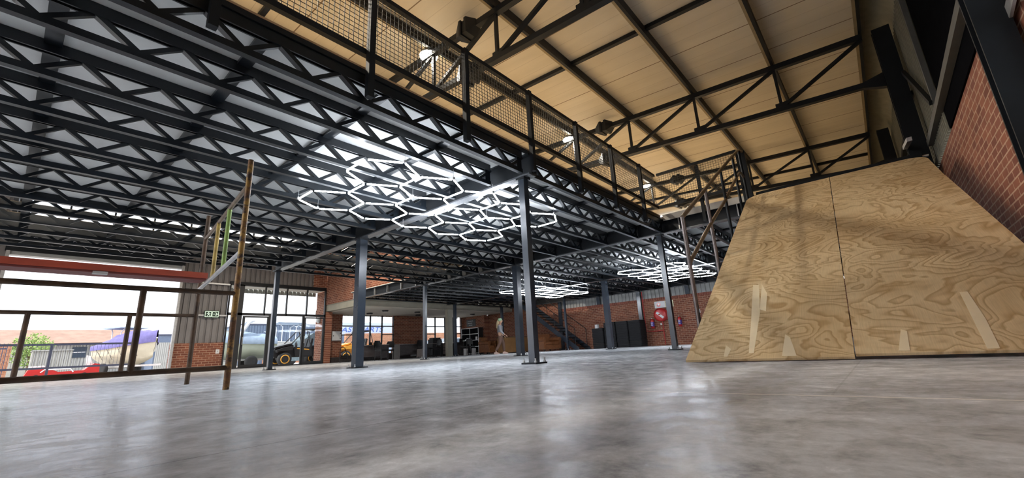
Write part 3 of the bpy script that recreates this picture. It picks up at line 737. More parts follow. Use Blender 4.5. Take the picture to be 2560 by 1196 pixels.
for loc, lb in (((13.9, 22.0), 'large glowing honeycomb light, nearest of the three under the joists'),
                ((64.6, 23.0), 'glowing honeycomb light beside the left edge of the ramp'),
                ((65.0, 49.4), 'glowing honeycomb light farthest back above the staircase'),
                ((-25.5, 23.0), 'added honeycomb fill light over the near end of the hall, outside the picture, front one'),  # this and the next are extra lights, added to brighten the hall
                ((-25.5, 47.0), 'added honeycomb fill light over the near end of the hall, outside the picture, rear one')):
    if hx0 is None:
        hx0 = empty('honeycomb_light', label='', cat='light', group='honeycomb tube lights under the mezzanine')
        for a, b in HE:
            me_ = tube_me; mid = ((a[0]+b[0])/2, (a[1]+b[1])/2)
            o = bpy.data.objects.new('light_tube', me_); col.objects.link(o); o.parent = hx0; o.location = h(mid[0], mid[1], 0)
            o.rotation_euler.z = atan2(b[1]-a[1], b[0]-a[0])
        for x, y in ((0,-R_), (2*A_,-R_), (4*A_,-R_), (6*A_,-R_), (8*A_,-R_), (0,4*R_), (4*A_,4*R_), (8*A_,4*R_), (2*A_,R_), (6*A_,R_), (-A_, 3.5*R_), (9*A_, -.5*R_)):
            MB().tube((x,y,.07),(x,y,.73),.012,n=5).tube((x,y,0),(x,y,.16),.10,n=8).build('hanging_wire', M['galv'], hx0)
        t = hx0
    else: t = copy_tree(hx0)
    t.location = h(loc[0], loc[1], 12.1); t['label'] = lb

# ================================================================== PLYWOOD RAMP
AN = radians(31)
ramp_ = empty('plywood_ramp', h(19.7, 1.05, .12), 0, 'wide steep ramp of bare plywood sheets leaning up to the mezzanine', 'ramp')
def sheet(x0, x1, y0, y1, mi, corner=None, lift=0.0, y0b=None):
    mb = MB(); r = 1.25; c = []
    if corner == 'L': c = [(x0,y0),(x1,y0)] + [(x1-r+r*cos(a), y1-r+r*sin(a)) for a in [pi/2*i/8 for i in range(9)]] + [(x0,y1)]
    elif corner == 'R': c = [(x0,y1),(x0,y0)] + [(x1-r+r*cos(a), y0+r+r*sin(a)) for a in [-pi/2+pi/2*i/8 for i in range(9)]] + [(x1,y1)]
    else: c = [(x0,y0),(x1,y0 if y0b is None else y0b),(x1,y1),(x0,y1)]
    mb.prism(c, -.1+lift, lift, 'z')
    o = mb.build('plywood_sheet', M['ply'][mi], ramp_); o.rotation_euler.y = -AN; return o
sheet(0, 8.45, .01, 5.93, 0); sheet(8.49, 19.6, .01, 5.95, 1); sheet(19.64, 25.1, .01, 5.95, 2, 'L')
sheet(.1, 7.55, -5.93, -.03, 3, lift=.03); sheet(7.59, 19.2, -5.93, -.03, 4, y0b=-5.66); sheet(19.24, 25.1, -5.64, -.03, 5, 'R')
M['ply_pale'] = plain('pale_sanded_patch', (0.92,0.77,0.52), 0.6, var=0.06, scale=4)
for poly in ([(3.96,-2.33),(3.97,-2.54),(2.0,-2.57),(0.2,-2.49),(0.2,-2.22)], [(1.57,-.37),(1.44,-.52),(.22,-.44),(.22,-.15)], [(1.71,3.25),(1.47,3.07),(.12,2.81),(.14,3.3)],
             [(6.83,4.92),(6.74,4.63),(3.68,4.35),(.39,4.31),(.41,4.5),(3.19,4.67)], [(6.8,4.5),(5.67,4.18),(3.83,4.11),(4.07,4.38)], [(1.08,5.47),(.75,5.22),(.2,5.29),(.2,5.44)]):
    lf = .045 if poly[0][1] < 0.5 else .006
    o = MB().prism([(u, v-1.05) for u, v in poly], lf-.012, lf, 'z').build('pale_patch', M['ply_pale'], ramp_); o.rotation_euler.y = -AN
for y in (-5.5, -.35, .35, 5.5):
    o = MB().prism([(.9,-.12),(25,-.12),(25,-1.2),(2.2,-1.2)], y-.14, y+.14, 'y').build('stringer', M['steel'], ramp_); o.rotation_euler.y = -AN
for i in range(5):
    o = MB().box(3+5*i, 3.4+5*i, -5.3, 5.3, -.55, -.12).build('cross_batten', M['wood'], ramp_); o.rotation_euler.y = -AN
rp_ = MB(); 
for u in (3, 9, 14, 20):
    for y in (-4.9, 5.0): pass
MB().box(21.6, 26.2, -5.5, 5.9, 12.6, 12.8).build('landing_plate', M['steel'], ramp_)
for x, y in ((21.8,-5.2),(21.8,5.0),(11,-5.2),(11,5.0)):
    MB().box(x-.2, x+.2, y-.2, y+.2, -.12, (x*math.tan(AN))-1.2 if x < 20 else 12.0).build('support_post', M['steel'], ramp_)
# stair handrail on the left edge of the ramp
hr = empty('stair_handrail', h(24, 7.5, 0), 0, 'dark steel tube handrail with long posts along the left edge of the ramp', 'handrail')
def hx(x): return x-24
MB().path([(hx(24.0),0,7.75),(hx(29.6),0,10.85),(hx(35.1),0,13.95),(hx(40.6),0,16.95),(hx(43.9),0,18.7),(hx(44.6),0,18.85),(hx(45.9),0,19.2)], .125, 8).build('top_rail', M['brown_steel'], hr)
MB().path([(hx(24.0),0,5.1),(hx(29.2),0,8.2),(hx(34.8),0,11.3),(hx(40.5),0,14.8),(hx(42.5),0,15.9),(hx(43.3),0,16.1),(hx(44.0),0,15.9)], .115, 8).build('middle_rail', M['brown_steel'], hr)
for x, zt_, z0 in ((24.0,7.75,0),(29.7,10.9,0),(35.1,13.9,1),(40.6,16.9,4),(44.1,18.7,10)):
    MB().tube((hx(x),0,z0),(hx(x),0,zt_),.115,n=10).build('post', M['steel_tube'] if x < 32 else M['steel'], hr)
MB().box(hx(45.7), hx(46.15), -.2, .2, 12.9, 19.2).build('newel_post', M['steel'], hr)

# ================================================================== SCAFFOLD
sf = empty('scaffold_tower', h(6.1, 20.7, 0), 0, 'rusty tube scaffold tower with chipped yellow and green paint, left foreground', 'scaffold')
dx, dy = 1.0, 10.15
MB().tube((0,0,0),(0,0,10.1),.118,n=12).build('standard', M['rust'], sf)
MB().tube((dx,dy,0),(dx,dy,10.1),.118,n=12).build('standard', M['rust_dark'], sf)
def E_(t, z): return (dx*t, dy*t, z)
MB().tube(E_(0,8.85), E_(1,8.6), .10).build('end_ledger', M['brown_steel'], sf)
MB().tube(E_(0,5.75), E_(1,5.45), .10).build('end_ledger', M['galv'], sf)
MB().tube(E_(.36,5.6), E_(.36,8.75), .10).build('end_upright', M['green'], sf)
MB().tube(E_(.62,5.55), E_(.62,8.7), .10).build('end_upright', M['yellow'], sf)
for t, zz in ((0,3.9),(0,.86),(1,3.88),(1,.8)):
    MB().tube((dx*t-9.5,dy*t,zz),(dx*t,dy*t,zz),.10).build('ledger', M['rust_dark'], sf)
MB().tube((-3.05,0,.86),(-3.05,0,3.9),.105).build('upright', M['rust_dark'], sf)
MB().tube((-8.6,0,.86),(-8.6,0,3.9),.105).build('upright', M['rust_dark'], sf)
for x in (-1.95, -5.65): MB().tube((x,dy,.8),(x,dy,3.88),.105).build('upright', M['rust_dark'], sf)
for x in (-9.5,):
    MB().tube((x,0,0),(x,0,10.1),.118).build('standard', M['rust'], sf); MB().tube((x+dx,dy,0),(x+dx,dy,10.1),.118).build('standard', M['rust'], sf)
    MB().tube((x,0,5.75),(x+dx,dy,5.45),.105).build('end_ledger', M['rust'], sf)
pk = empty('scaffold_plank', h(-6, 28.6, 5.67), 0, 'bright orange scaffold plank lying across the rusty scaffold frame', 'plank')
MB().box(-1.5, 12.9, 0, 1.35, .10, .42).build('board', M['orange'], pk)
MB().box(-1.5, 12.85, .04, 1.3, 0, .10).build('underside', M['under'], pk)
for x in (1.8, 4.6, 8.2): MB().box(x, x+.55, -.02, .3, -.06, .06).build('cleat', M['galv'], pk)

# ================================================================== REAR STAIRCASE
st = empty('rear_staircase', h(95.4, 58.4, 0), 0, 'dark steel staircase with open treads climbing the rear brick wall', 'staircase')
rise = 14.9/18; run = 20.4/18
for x in (-2.6, 2.6):
    MB().prism([(0,0),(1.3,0),(20.9,14.3),(20.9,15.2),(20.3,15.2),(0,.5)], x-.09, x+.09, 'x').build('stringer', M['steel2'], st)
for i in range(18):
    MB().box(-2.5, 2.5, (i+.1)*run+.2, (i+1.15)*run+.2, (i+.75)*rise, (i+.75)*rise+.12).build('tread', M['steel'], st)
for x in (-2.6, 2.75):
    MB().path([(x,.9,5.2),(x,20.6,19.5)], .09, 6).build('handrail', M['black'], st)
    for k in range(4):
        y = .9+6*k; MB().tube((x,y,y*.72+.1),(x,y,y*.726+4.5),.08,n=6).build('baluster', M['black'], st)

# ================================================================== WALL COLUMNS, PIPES AND FIRE EQUIPMENT ON THE REAR WALL
for y, lb in ((67.2,'dark steel wall stanchion in the corner behind the rear staircase'),(55.0,'dark stub stanchion on the rear cladding left of the red pipe'),(44.0,'steel wall stanchion behind the stacked black mats'),(32.3,'dark stanchion on the cladding right of the hose reel'),(21,'dark stanchion on the rear cladding hidden behind the ramp')):
    full = y in (67.2, 44.0)
    o = MB().box(-.55, 0, -.45, .45, 0 if full else 10.95, 12.8 if full else 12.8).build('wall_stanchion', M['steel2'], loc=h(XW-.06, y, 0)); tag(o, lb, 'column', 'stanchions on the rear wall')
pp = empty('fire_water_pipe', h(XW-.4, 43.1, 0), 0, 'thin red fire water pipe running down and along the rear brick wall', 'pipe')
MB().path([(0,0,12.7),(0,0,3.3),(0,-3.3,3.3)], .11, 8).build('pipe_run', M['red'], pp)
MB().tube((0,-4.2,5.2),(0,-4.2,.2),.11,n=8).build('riser', M['red'], pp)
MB().tube((0,-3.3,3.3),(0,-4.2,3.3),.11,n=8).build('pipe_run', M['red'], pp)
MB().cbox((-.15,-3.9,4.8),.3,.35,.4).build('valve', M['galv'], pp)
hrl = empty('fire_hose_reel', h(XW-.05, 38.9, 6.9), 0, 'round red fire hose reel mounted on the rear brick wall', 'hose reel')
MB().lathe([(1.2,0),(1.5,-.1),(1.5,-.3),(1.2,-.38)], axis='x', n=32).lathe([(.4,-.3),(.4,-1.3)], axis='x').lathe([(1.2,-.95),(1.5,-1.05),(1.52,-1.25),(1.1,-1.36),(.5,-1.4)], axis='x', n=32).build('drum', M['red'], hrl)
MB().lathe([(1.05,-.35),(1.05,-1.0)], axis='x', n=28).build('hose', M['black'], hrl)
MB().bar((-1.43,.75,.55),(-1.43,-.75,-.75),.5,.05,(1,0,0)).build('label_plate', M['white'], hrl)
M['purple'] = plain('purple_label', (0.10,0.06,0.35), 0.5)
MB().cbox((-1.46,.1,.05),.05,.5,.28).build('label_symbol', M['red'], hrl)
ex0 = None
for y, lb in ((41.3,'red fire extinguisher with blue label left of the hose reel'),(34.9,'red fire extinguisher right of the hose reel, half behind a column')):
    if ex0 is None:
        ex0 = empty('fire_extinguisher', label='', cat='fire extinguisher', group='fire extinguishers on the rear wall')
        MB().lathe([(.3,0),(.42,.08),(.42,1.75),(.3,2.05),(.12,2.15),(.12,2.25)], n=18).build('cylinder_body', M['red'], ex0)
        MB().lathe([(.43,.45),(.43,1.45)], n=18).build('label_band', M['purple'], ex0)
        for z in (.65, .95, 1.2): MB().box(-.45, -.40, -.22, .22, z, z+.1).build('label_text', M['white'], ex0)
        MB().box(-.25, .1, -.08, .08, 2.2, 2.4).build('valve_head', M['galv'], ex0)
        MB().path([(-.1,.1,2.25),(-.3,.35,2.1),(-.3,.45,1.4),(-.25,.45,.9)], .06, 6).build('hose', M['black'], ex0)
        MB().box(.35, .5, -.15, .15, .9, 1.5).build('wall_bracket', M['galv'], ex0); e_ = ex0
    else: e_ = copy_tree(ex0)
    e_.location = h(XW-.52, y, 3.95); e_['label'] = lb
M['cream'] = plain('cream_sign', (0.75,0.72,0.50), 0.5, var=0.03)
sg = empty('fire_sign', h(XW-.1, 38.3, 8.55), 0, 'white and cream fire equipment sign with red icons above the hose reel', 'sign')
MB().box(-.05, 0, -.4, 2.1, 0, 1.5).build('white_panel', M['white'], sg)
MB().box(-.05, 0, -1.9, -.4, 0, 1.5).build('cream_panel', M['cream'], sg)
MB().box(-.05, 0, -2.4, -1.9, 0, 1.5).build('end_panel', M['cream'], sg)
MB().lathe([(.48,-.06),(.48,-.10)], (0,1.1,.75), 'x', 18).build('reel_icon', M['red'], sg)
MB().lathe([(.2,-.10),(.2,-.12)], (0,1.1,.75), 'x', 14).build('icon_centre', M['white'], sg)
MB().box(-.1, -.05, -1.05, -.65, .25, 1.0).box(-.1, -.05, -.92, -.78, 1.0, 1.25).box(-.1,-.05,-.78,-.5,1.1,1.18).build('extinguisher_icon', M['red'], sg)
MB().add([(-.08,-1.6,.95),(-.08,-1.75,1.0),(-.08,-2.2,.5),(-.08,-2.1,.4)], [(0,1,2,3)]).build('arrow_icon', M['black'], sg)
def wbox(nm, loc, sz, mat, lb, cat):
    o = MB().box(-sz[0]/2, sz[0]/2, -sz[1]/2, sz[1]/2, -sz[2]/2, sz[2]/2).build(nm, M[mat], loc=h(*loc)); return tag(o, lb, cat)
def switch(loc, axis, lb):
    t = empty('wall_switch', h(*loc), 0, lb, 'switch', 'small white switches')
    if axis == 'x': MB().box(-.06, 0, -.3, .3, -.4, .4).build('cover_plate', M['white'], t); MB().box(-.1, -.06, -.1, .1, -.15, .15).build('rocker', M['galv'], t)
    else: MB().box(-.3, .3, -.06, 0, -.4, .4).build('cover_plate', M['white'], t); MB().box(-.1, .1, -.1, -.06, -.15, .15).build('rocker', M['galv'], t)
switch((27.3, YF, 3.5), 'y', 'white wall socket on the brick left of the glass doors')
switch((XW, 30.6, 7.0), 'x', 'white wall switch on brick between the column and the ramp')
switch((X4-.3, 82, 7.0), 'x', 'white switch box on the dark column behind the person, upper one')
switch((X4-.3, 82, 5.5), 'x', 'white switch box on the dark column behind the person, lower one')

# exit sign
M['sign_green'] = plain('dark_sign_board', (0.02,0.05,0.03), 0.5)
M['glow'] = emis('photoluminescent_green', (0.62,0.95,0.62), 0.4)
es = empty('exit_sign', h(24.3, YF-.28, 10.0), 0, 'dark green exit sign with running figure and right arrow on the cladding', 'sign')
MB().box(0, 2.5, 0, .13, 0, 1.35).build('sign_board', M['sign_green'], es)
ic = MB(); y_ = -.02
for b0, b1 in (((.15,.15),(.15,1.2)),((.15,1.2),(1.15,1.2)),((1.15,1.2),(1.15,.15)),((1.15,.15),(.15,.15)),((1.3,.15),(1.3,1.2)),((1.3,1.2),(2.35,1.2)),((2.35,1.2),(2.35,.15)),((2.35,.15),(1.3,.15)),
               ((1.42,.68),(2.2,.68)),((1.85,1.0),(2.2,.68)),((1.85,.36),(2.2,.68)),((.55,.85),(.7,.6)),((.7,.6),(.5,.3)),((.7,.6),(.95,.45)),((.95,.45),(.9,.25)),((.4,.75),(.85,.85)),((.85,.85),(.98,.7))):
    ic.bar((b0[0],y_,b0[1]),(b1[0],y_,b1[1]),.03,.075,(0,0,1) if b0[1]==b1[1] else (1,0,0))
ic.lathe([(.09,-.03),(.09,0)], (.68,0,1.0), 'y', 10); ic.build('pictogram', M['glow'], es)

# ================================================================== BLACK MAT STACKS
mt0 = None
for si, (y, n, d_) in enumerate(((54.2,12,0),(50.9,15,.2),(47.6,15,.05),(44.5,15,.25))):
    for k in range(n):
        if mt0 is None:
            r = .25; L = 3.05; Dp = 3.3; q = []
            for cx, cy, a0 in ((Dp-r,L/2-r,0),(r,L/2-r,pi/2),(r,-L/2+r,pi),(Dp-r,-L/2+r,1.5*pi)):
                q += [(cx+r*cos(a0+pi/2*i/3), cy+r*sin(a0+pi/2*i/3)) for i in range(4)]
            me = MB().prism(q, .015, .40, 'z').mesh('floor_mat'); me.materials.append(M['rubber']); mt0 = me
        o = bpy.data.objects.new('floor_mat', me); col.objects.link(o)
        o.location = h(94.9+random.uniform(-.07,.07)+d_, y+random.uniform(-.06,.06), k*.405)
        tag(o, '%s mat from the floor in the %s black stack from the stairs' % (ORD[k], ORD[si]), 'mat', 'stacked black floor mats')
t = empty('paper_box', h(96, 54.7, 12*.405+.01), 0, 'small white box on top of the lowest black mat stack', 'box')
MB().box(-.4,.4,-.35,.35,0,.85).build('carton', M['white'], t); MB().box(-.42,.42,-.37,.37,.85,.95).build('lid', M['white'], t)

# ================================================================== OFFICE FURNITURE
def desk(loc, rz, wd, lb, light=False, dep=3.2):
    t = empty('desk', h(*loc), rz, lb, 'desk', 'desks under the office slab')
    mt_ = M['ash_light'] if light else M['ash']
    MB().box(0, wd, 0, dep, 3.5, 3.65).build('desk_top', M['ash_light'], t)
    MB().box(.05, .2, .1, dep-.1, 0, 3.5).build('side_panel', mt_, t); MB().box(wd-.2, wd-.05, .1, dep-.1, 0, 3.5).build('side_panel', mt_, t)
    MB().box(.2, wd-.2, .35, .45, .9, 3.5).build('modesty_panel', M['ash'], t)
    p_ = MB().box(wd-2.2, wd-.25, .5, dep-.2, .5, 3.4).build('pedestal', M['ash'], t)
    for z in (.6, 1.55, 2.5): d_ = MB().box(wd-2.1, wd-.35, dep-.2, dep-.1, z, z+.85).build('drawer', M['ash_light'], p_)
    return t
desk((54.0, 92.5, 0), 0, 7.2, 'dark desk partly behind the thick blue-grey column, first from the left')
desk((65.0, 93.8, 0), 0, 7.8, 'desk with pale grey side panel between the two office windows', True)
desk((85.5, 92.0, 0), pi/2, 6.0, 'dark desk in front of the bookshelf unit')
ch0 = None
def chair():
    t = empty('visitor_chair', label='', cat='chair', group='black visitor chairs in the office corner')
    pr = []
    MB().box(-1.05,1.05,-1.05,1.0,2.1,2.45).build('seat', M['black'], t)
    bk = MB(); rows = []
    for z, dyy in ((2.95,1.1),(3.4,1.2),(3.9,1.28),(4.35,1.32),(4.5,1.3)):
        wv = 1.0 if z < 4.3 else .75
        rows.append([(-wv,dyy,z),(-wv*.5,dyy+.12,z),(0,dyy+.16,z),(wv*.5,dyy+.12,z),(wv,dyy,z)])
    bk.grid(rows); bk.grid([[(x,y+.2,z) for x,y,z in r] for r in rows]); bk.build('backrest', M['black'], t, fix=False)
    for x in (-.95,.95):
        MB().tube((x,-.95,0),(x,-.85,2.15),.08,n=6).build('leg', M['black'], t); MB().path([(x,1.1,0),(x,.85,2.1),(x*.8,1.2,3.2)], .08, 6).build('leg', M['black'], t)
    return t
for x, y, rz, lb in ((57.2,89.6,.2,'black visitor chair right beside the thick blue-grey column'),(62.8,95.2,-.9,'black visitor chair standing before the left office window'),(61.4,98.6,.7,'black visitor chair close to the left office window, rear one'),
                     (70.6,91.2,.1,'black office chair in front of the pale-sided desk'),(76.4-2.2,91.0,-1.6,'black visitor chair left of the concrete column'),(84.0,89.8,.4,'black chair before the bookshelf, left'),(86.6,90.5,-.5,'black chair before the bookshelf, right')):
    c = chair() if ch0 is None else copy_tree(ch0)
    ch0 = ch0 or c
    c.location = h(x, y, 0); c.rotation_euler.z = rz; c['label'] = lb
t = empty('pedestal_cabinet', h(67.7, 88.4, 0), 0, 'small pale grey drawer cabinet on castors under the office chair', 'cabinet')
MB().box(0,1.5,0,1.8,.35,2.2).build('body', M['ash_light'], t)
for x in (.25, 1.25): MB().lathe([(.16,-.1),(.16,.1)], (x,.2,.17), 'y', 10).build('castor', M['white'], t)
t = empty('printer_cabinet', h(73.3+2.6, 94.2, 0), 0, 'black cabinet on castors in front of the right office window', 'cabinet')
MB().box(0,3.6,0,2.6,.45,3.5).build('body', M['black'], t); MB().box(-.1,3.7,-.1,2.7,3.5,3.62).build('top', M['ash_light'], t)
for x in (.4, 3.2): MB().lathe([(.2,-.1),(.2,.1)], (x,.3,.22), 'y', 10).build('castor', M['black'], t)
t = empty('printer', h(76.3, 94.5, 3.63), 0, 'black office printer standing on the castored cabinet', 'printer')
MB().box(0,3.0,0,2.2,0,1.1).build('body', M['black'], t); MB().box(.2,2.8,.2,1.9,1.1,1.5).build('scanner_lid', M['ash'], t); MB().box(.4,2.6,-.5,0,.35,.45).build('paper_tray', M['ash'], t)
t = empty('desk_phone', h(58.4, 93.3, 3.66), 0, 'small dark telephone on the first desk', 'telephone')
MB().prism([(0,0),(1.2,0),(1.2,.5),(0,.2)], 0, 1, 'y').build('body', M['black'], t); MB().box(.1,.4,.05,.95,.25,.5).build('handset', M['black'], t)
for i, (x, y, lb) in enumerate(((82.3, 87.8, 'white document box on the floor by the bookshelf, left'), (85.0, 87.4, 'white document box on the floor by the bookshelf, right'))):
    t = empty('document_box', h(x, y, 0), .2, lb, 'box', 'white boxes on the office floor')
    MB().box(0,.75,0,.9,0,1.75).build('carton', M['white'], t); MB().box(.15,.6,-.02,0,.5,1.3).build('label_patch', M['galv'], t)
sh = empty('bookshelf', h(94.8, 95.5, 0), 0, 'black open shelf unit with white edges against the lit brick wall', 'shelf')
MB().box(1.95,2.05,0,7.6,0,8.0).build('back_panel', M['black'], sh)
for y in (0, 3.75, 7.5): MB().box(0,1.95,y,y+.1,0,8.0).build('upright', M['black'], sh); MB().box(-.03,0,y-.02,y+.14,0,8.0).build('edge_strip', M['white'], sh)
for z in (.3, 2.25, 4.2, 6.1, 7.9):
    MB().box(0,1.95,.1,7.5,z,z+.1).build('shelf_board', M['black'], sh); MB().box(-.03,0,.1,7.5,z-.02,z+.14).build('edge_strip', M['white'], sh)
for x, y, z, a, b, c, lb in ((95.2,96.6,4.31,.8,.6,1.0,'white mug-like carton on the middle shelf, right bay'),(95.2,100.6,4.31,.9,1.4,.35,'low white paper stack on the middle shelf, left bay'),(95.4,100.8,4.67,.6,.7,.35,'small white object on the paper stack')):
    o = MB().box(0,a,0,b,0,c).build('shelf_item', M['white'], loc=h(x,y,z)); tag(o, lb, 'box')
ws = empty('wall_board', h(96.98, 99.0, 8.6), 0, 'small dark board with three white handwritten lines above the shelf', 'sign')
MB().box(-.08,0,-.2,3.9,0,2.3).build('board', M['black'], ws)
wm = MB()
for r, z in enumerate((1.75, 1.1, .45)):
    n = (6,5,4)[r]
    for i in range(n):
        y = 3.3-i*.42-(.5 if r == 2 else 0); wm.bar((-.1,y,z-.16),(-.1,y-.16,z+.16),.03,.07,(0,1,0)).bar((-.1,y-.16,z+.1),(-.1,y-.34,z-.05),.03,.07,(0,0,1))
wm.build('handwriting', M['white'], ws)
# distribution board and loop rack
eb = empty('electrical_box', h(52.3, Y4-.5, 5.2), 0, 'pale grey electrical distribution box on the brick beside the glass doors', 'electrical box')
MB().box(0,2.5,0,.4,0,2.4).build('cabinet_body', M['ash_light'], eb); dd = MB().box(.1,2.4,-.08,0,.1,2.3).build('door', M['white'], eb)
MB().box(.35,.5,-.14,-.08,1.1,1.35).build('lock', M['black'], dd)
for z in (.5,1.7): MB().box(2.1,2.3,-.14,-.08,z,z+.2).build('hinge', M['black'], dd)
t = empty('hand_trolley', h(51.6, 98.2, 0), 0, 'dark bent tube hand trolley leaning near the brick pier', 'trolley')
MB().path([(0,0,.1),(.15,.3,2.4),(.4,.35,3.3),(.9,.35,3.5),(1.4,.35,3.2),(1.8,.3,2.2),(2.2,0,.1)], .09, 8).build('frame', M['black'], t)
MB().tube((.15,.3,1.6),(1.95,.25,1.6),.07,n=6).build('cross_bar', M['black'], t); MB().box(0,2.2,-.6,.1,.02,.12).build('toe_plate', M['black'], t)

# reception counter, armchair, sofa
t = empty('reception_counter', h(81.2, 72.6, 0), 0, 'tan wooden reception counter behind the walking person', 'counter')
MB().box(.1,10.4,.1,2.6,.2,3.85).build('front_panel', M['wood'], t); MB().box(0,10.5,0,2.8,3.85,4.05).build('counter_top', M['leather_dark'], t); MB().box(.3,10.2,.3,2.5,0,.2).build('plinth', M['black'], t)
def sofa(name, loc, rz, L, lb, cat, mat, tuft=True):
    t = empty(name, h(*loc), rz, lb, cat)
    MB().box(.6,L-.6,0,3.6,.5,1.5).build('base', M[mat], t)
    n = max(1, round((L-1.6)/3.0))
    for i in range(n):
        w_ = (L-1.6)/n; s_ = MB(); 
        s_.prism([(0,.1),(.1,0),(3.0,0),(3.0,.7),(.15,.7),(0,.55)], .8+i*w_+.04, .8+(i+1)*w_-.04, 'x'); s_.build('seat_cushion', M[mat], t, loc=h(0,.3,1.5))
    MB().prism([(2.9,1.5),(3.6,1.5),(3.9,4.0),(3.7,4.3),(3.3,4.3),(3.1,4.0)], .5, L-.5, 'x').build('backrest', M[mat], t)
    for x in (.4, L-.4):
        a_ = MB().prism([(x-.4,.5),(x+.4,.5),(x+.35,2.7),(x-.35,2.7)], .1, 3.5, 'y').lathe([(.5,.05),(.55,.3),(.55,3.4),(.5,3.6)], (x,0,2.8), 'y', 16); a_.build('armrest', M[mat], t)
        for y in (.3,3.4): MB().lathe([(.2,.5),(.12,0)], (x,y,0), n=8).build('foot', M['black'], t)
    if tuft:
        bt = MB()
        for i in range(int((L-2)/.8)):
            for z in (2.6,3.3): bt.lathe([(.09,2.94+.06*z),(.03,2.86+.06*z)], (1.2+i*.8+(.4 if z > 3 else 0),0,z), 'y', 6)
        bt.build('tufting_buttons', M['leather_dark'], t)
    return t
sofa('leather_armchair', (78.9, 76.0, 0), 0.0, 3.3, 'brown leather armchair immediately left of the walking person', 'armchair', 'leather', False)
sofa('leather_sofa', (84.6, 63.0, 0), 0.0, 7.4, 'buttoned brown leather sofa beside the rear staircase', 'sofa', 'leather')

# ================================================================== PERSON
def skinned(name, verts, edges, radii, mat, parent, sub=2):
    me = bpy.data.meshes.new(name); me.from_pydata([tuple(v) for v in verts], edges, []); me.update()
    o = bpy.data.objects.new(name, me); col.objects.link(o); o.parent = parent; me.materials.append(mat)
    o.modifiers.new('Skin', 'SKIN'); sk = me.skin_vertices[0].data if me.skin_vertices else None
    if sk is None:
        return o
    for i, r in enumerate(radii): sk[i].radius = (r, r) if not isinstance(r, tuple) else r; sk[i].use_root = (i == 0)
    s_ = o.modifiers.new('Subsurf', 'SUBSURF'); s_.levels = sub; s_.render_levels = sub
    return o
M['skin'] = plain('skin_tone', (0.62,0.36,0.24), 0.55, var=0.05)
M['hair'] = plain('blonde_hair', (0.55,0.42,0.24), 0.6, var=0.25, scale=30)
M['cap'] = plain('pale_green_headscarf', (0.36,0.52,0.32), 0.8, var=0.15)
M['grey_top'] = plain('grey_knit', (0.30,0.30,0.32), 0.85, var=0.1, scale=30)
M['trousers'] = plain('brown_trousers', (0.16,0.09,0.065), 0.85, var=0.15)
M['shoe'] = plain('pale_pink_shoe', (0.62,0.45,0.38), 0.6)
pe = empty('person', h(76.3, 69.6, 0), atan2(-.77,.64), 'person walking right in a green headscarf, grey top and brown trousers', 'person')
# local +x = walking direction, metres
bv = [(0,0,.93),(0,0,1.08),(0,0,1.25),(.01,0,1.36),(.02,0,1.43),(.03,0,1.50),(.035,0,1.57),(.03,0,1.62),
      (0,.16,1.34),(-.06,.20,1.08),(.10,.20,.90),(.16,.19,.85),
      (0,-.16,1.34),(.03,-.22,1.08),(.20,-.20,.92),(.26,-.19,.88),
      (0,.09,.88),(.14,.10,.50),(.16,.10,.10),(.25,.10,.045),
      (0,-.09,.88),(-.02,-.10,.50),(-.24,-.10,.14),(-.18,-.10,.05)]
be = [(0,1),(1,2),(2,3),(3,4),(4,5),(5,6),(6,7),(3,8),(8,9),(9,10),(10,11),(3,12),(12,13),(13,14),(14,15),(0,16),(16,17),(17,18),(18,19),(0,20),(20,21),(21,22),(22,23)]
brd = [.13,.11,.13,.10,.05,.075,.092,.07,.055,.042,.03,.028,.055,.042,.03,.028,.085,.058,.038,.03,.085,.058,.038,.03]
skinned('body', bv, be, brd, M['skin'], pe)
skinned('grey_top', bv[:4]+[(.015,0,1.41)]+bv[8:11]+bv[12:15], [(0,1),(1,2),(2,3),(3,4),(3,5),(5,6),(6,7),(3,8),(8,9),(9,10)], [.15,.135,.15,.12,.065,.072,.058,.045,.072,.058,.045], M['grey_top'], pe)
skinned('trousers', [bv[0],(0,0,1.0),bv[16],bv[17],bv[18],bv[20],bv[21],bv[22]], [(0,1),(0,2),(2,3),(3,4),(0,5),(5,6),(6,7)], [.15,.125,.105,.08,.065,.105,.08,.065], M['trousers'], pe)
hd = MB(1)
hd.lathe([(.0,-.125),(.06,-.115),(.088,-.06),(.097,.0),(.09,.06),(.06,.10),(.0,.115)], (.035,0,1.565), n=16); hd.build('face', M['skin'], pe)
MB(1).lathe([(.012,0),(.02,.02),(.008,.04)], (.14,0,1.54), n=8).build('nose', M['skin'], pe)
for y in (.035,-.035): MB(1).lathe([(.004,-.01),(.012,0),(.004,.01)], (.122,y,1.575), n=8).build('eye', M['black'], pe)
MB(1).cbox((.118,0,1.50),.012,.04,.01).build('mouth', M['red'], pe)
MB(1).lathe([(.09,-.02),(.112,.02),(.105,.08),(.06,.125),(.0,.135)], (.02,0,1.57), n=18).build('headscarf', M['cap'], pe)
skinned('hair', [(-.05,0,1.62),(-.08,0,1.5),(-.12,.0,1.36),(-.13,0,1.2)], [(0,1),(1,2),(2,3)], [.07,.075,.07,.04], M['hair'], pe, 1)
for (x, y, z, s_) in ((.20,.10,.03,1),(-.20,-.10,.04,-1)):
    sh_ = MB(1); sh_.prism([(x-.12,0),(x+.15,0),(x+.15,.04),(x+.02,.09),(x-.11,.09)], y-.045, y+.045, 'y'); sh_.build('shoe', M['shoe'], pe)
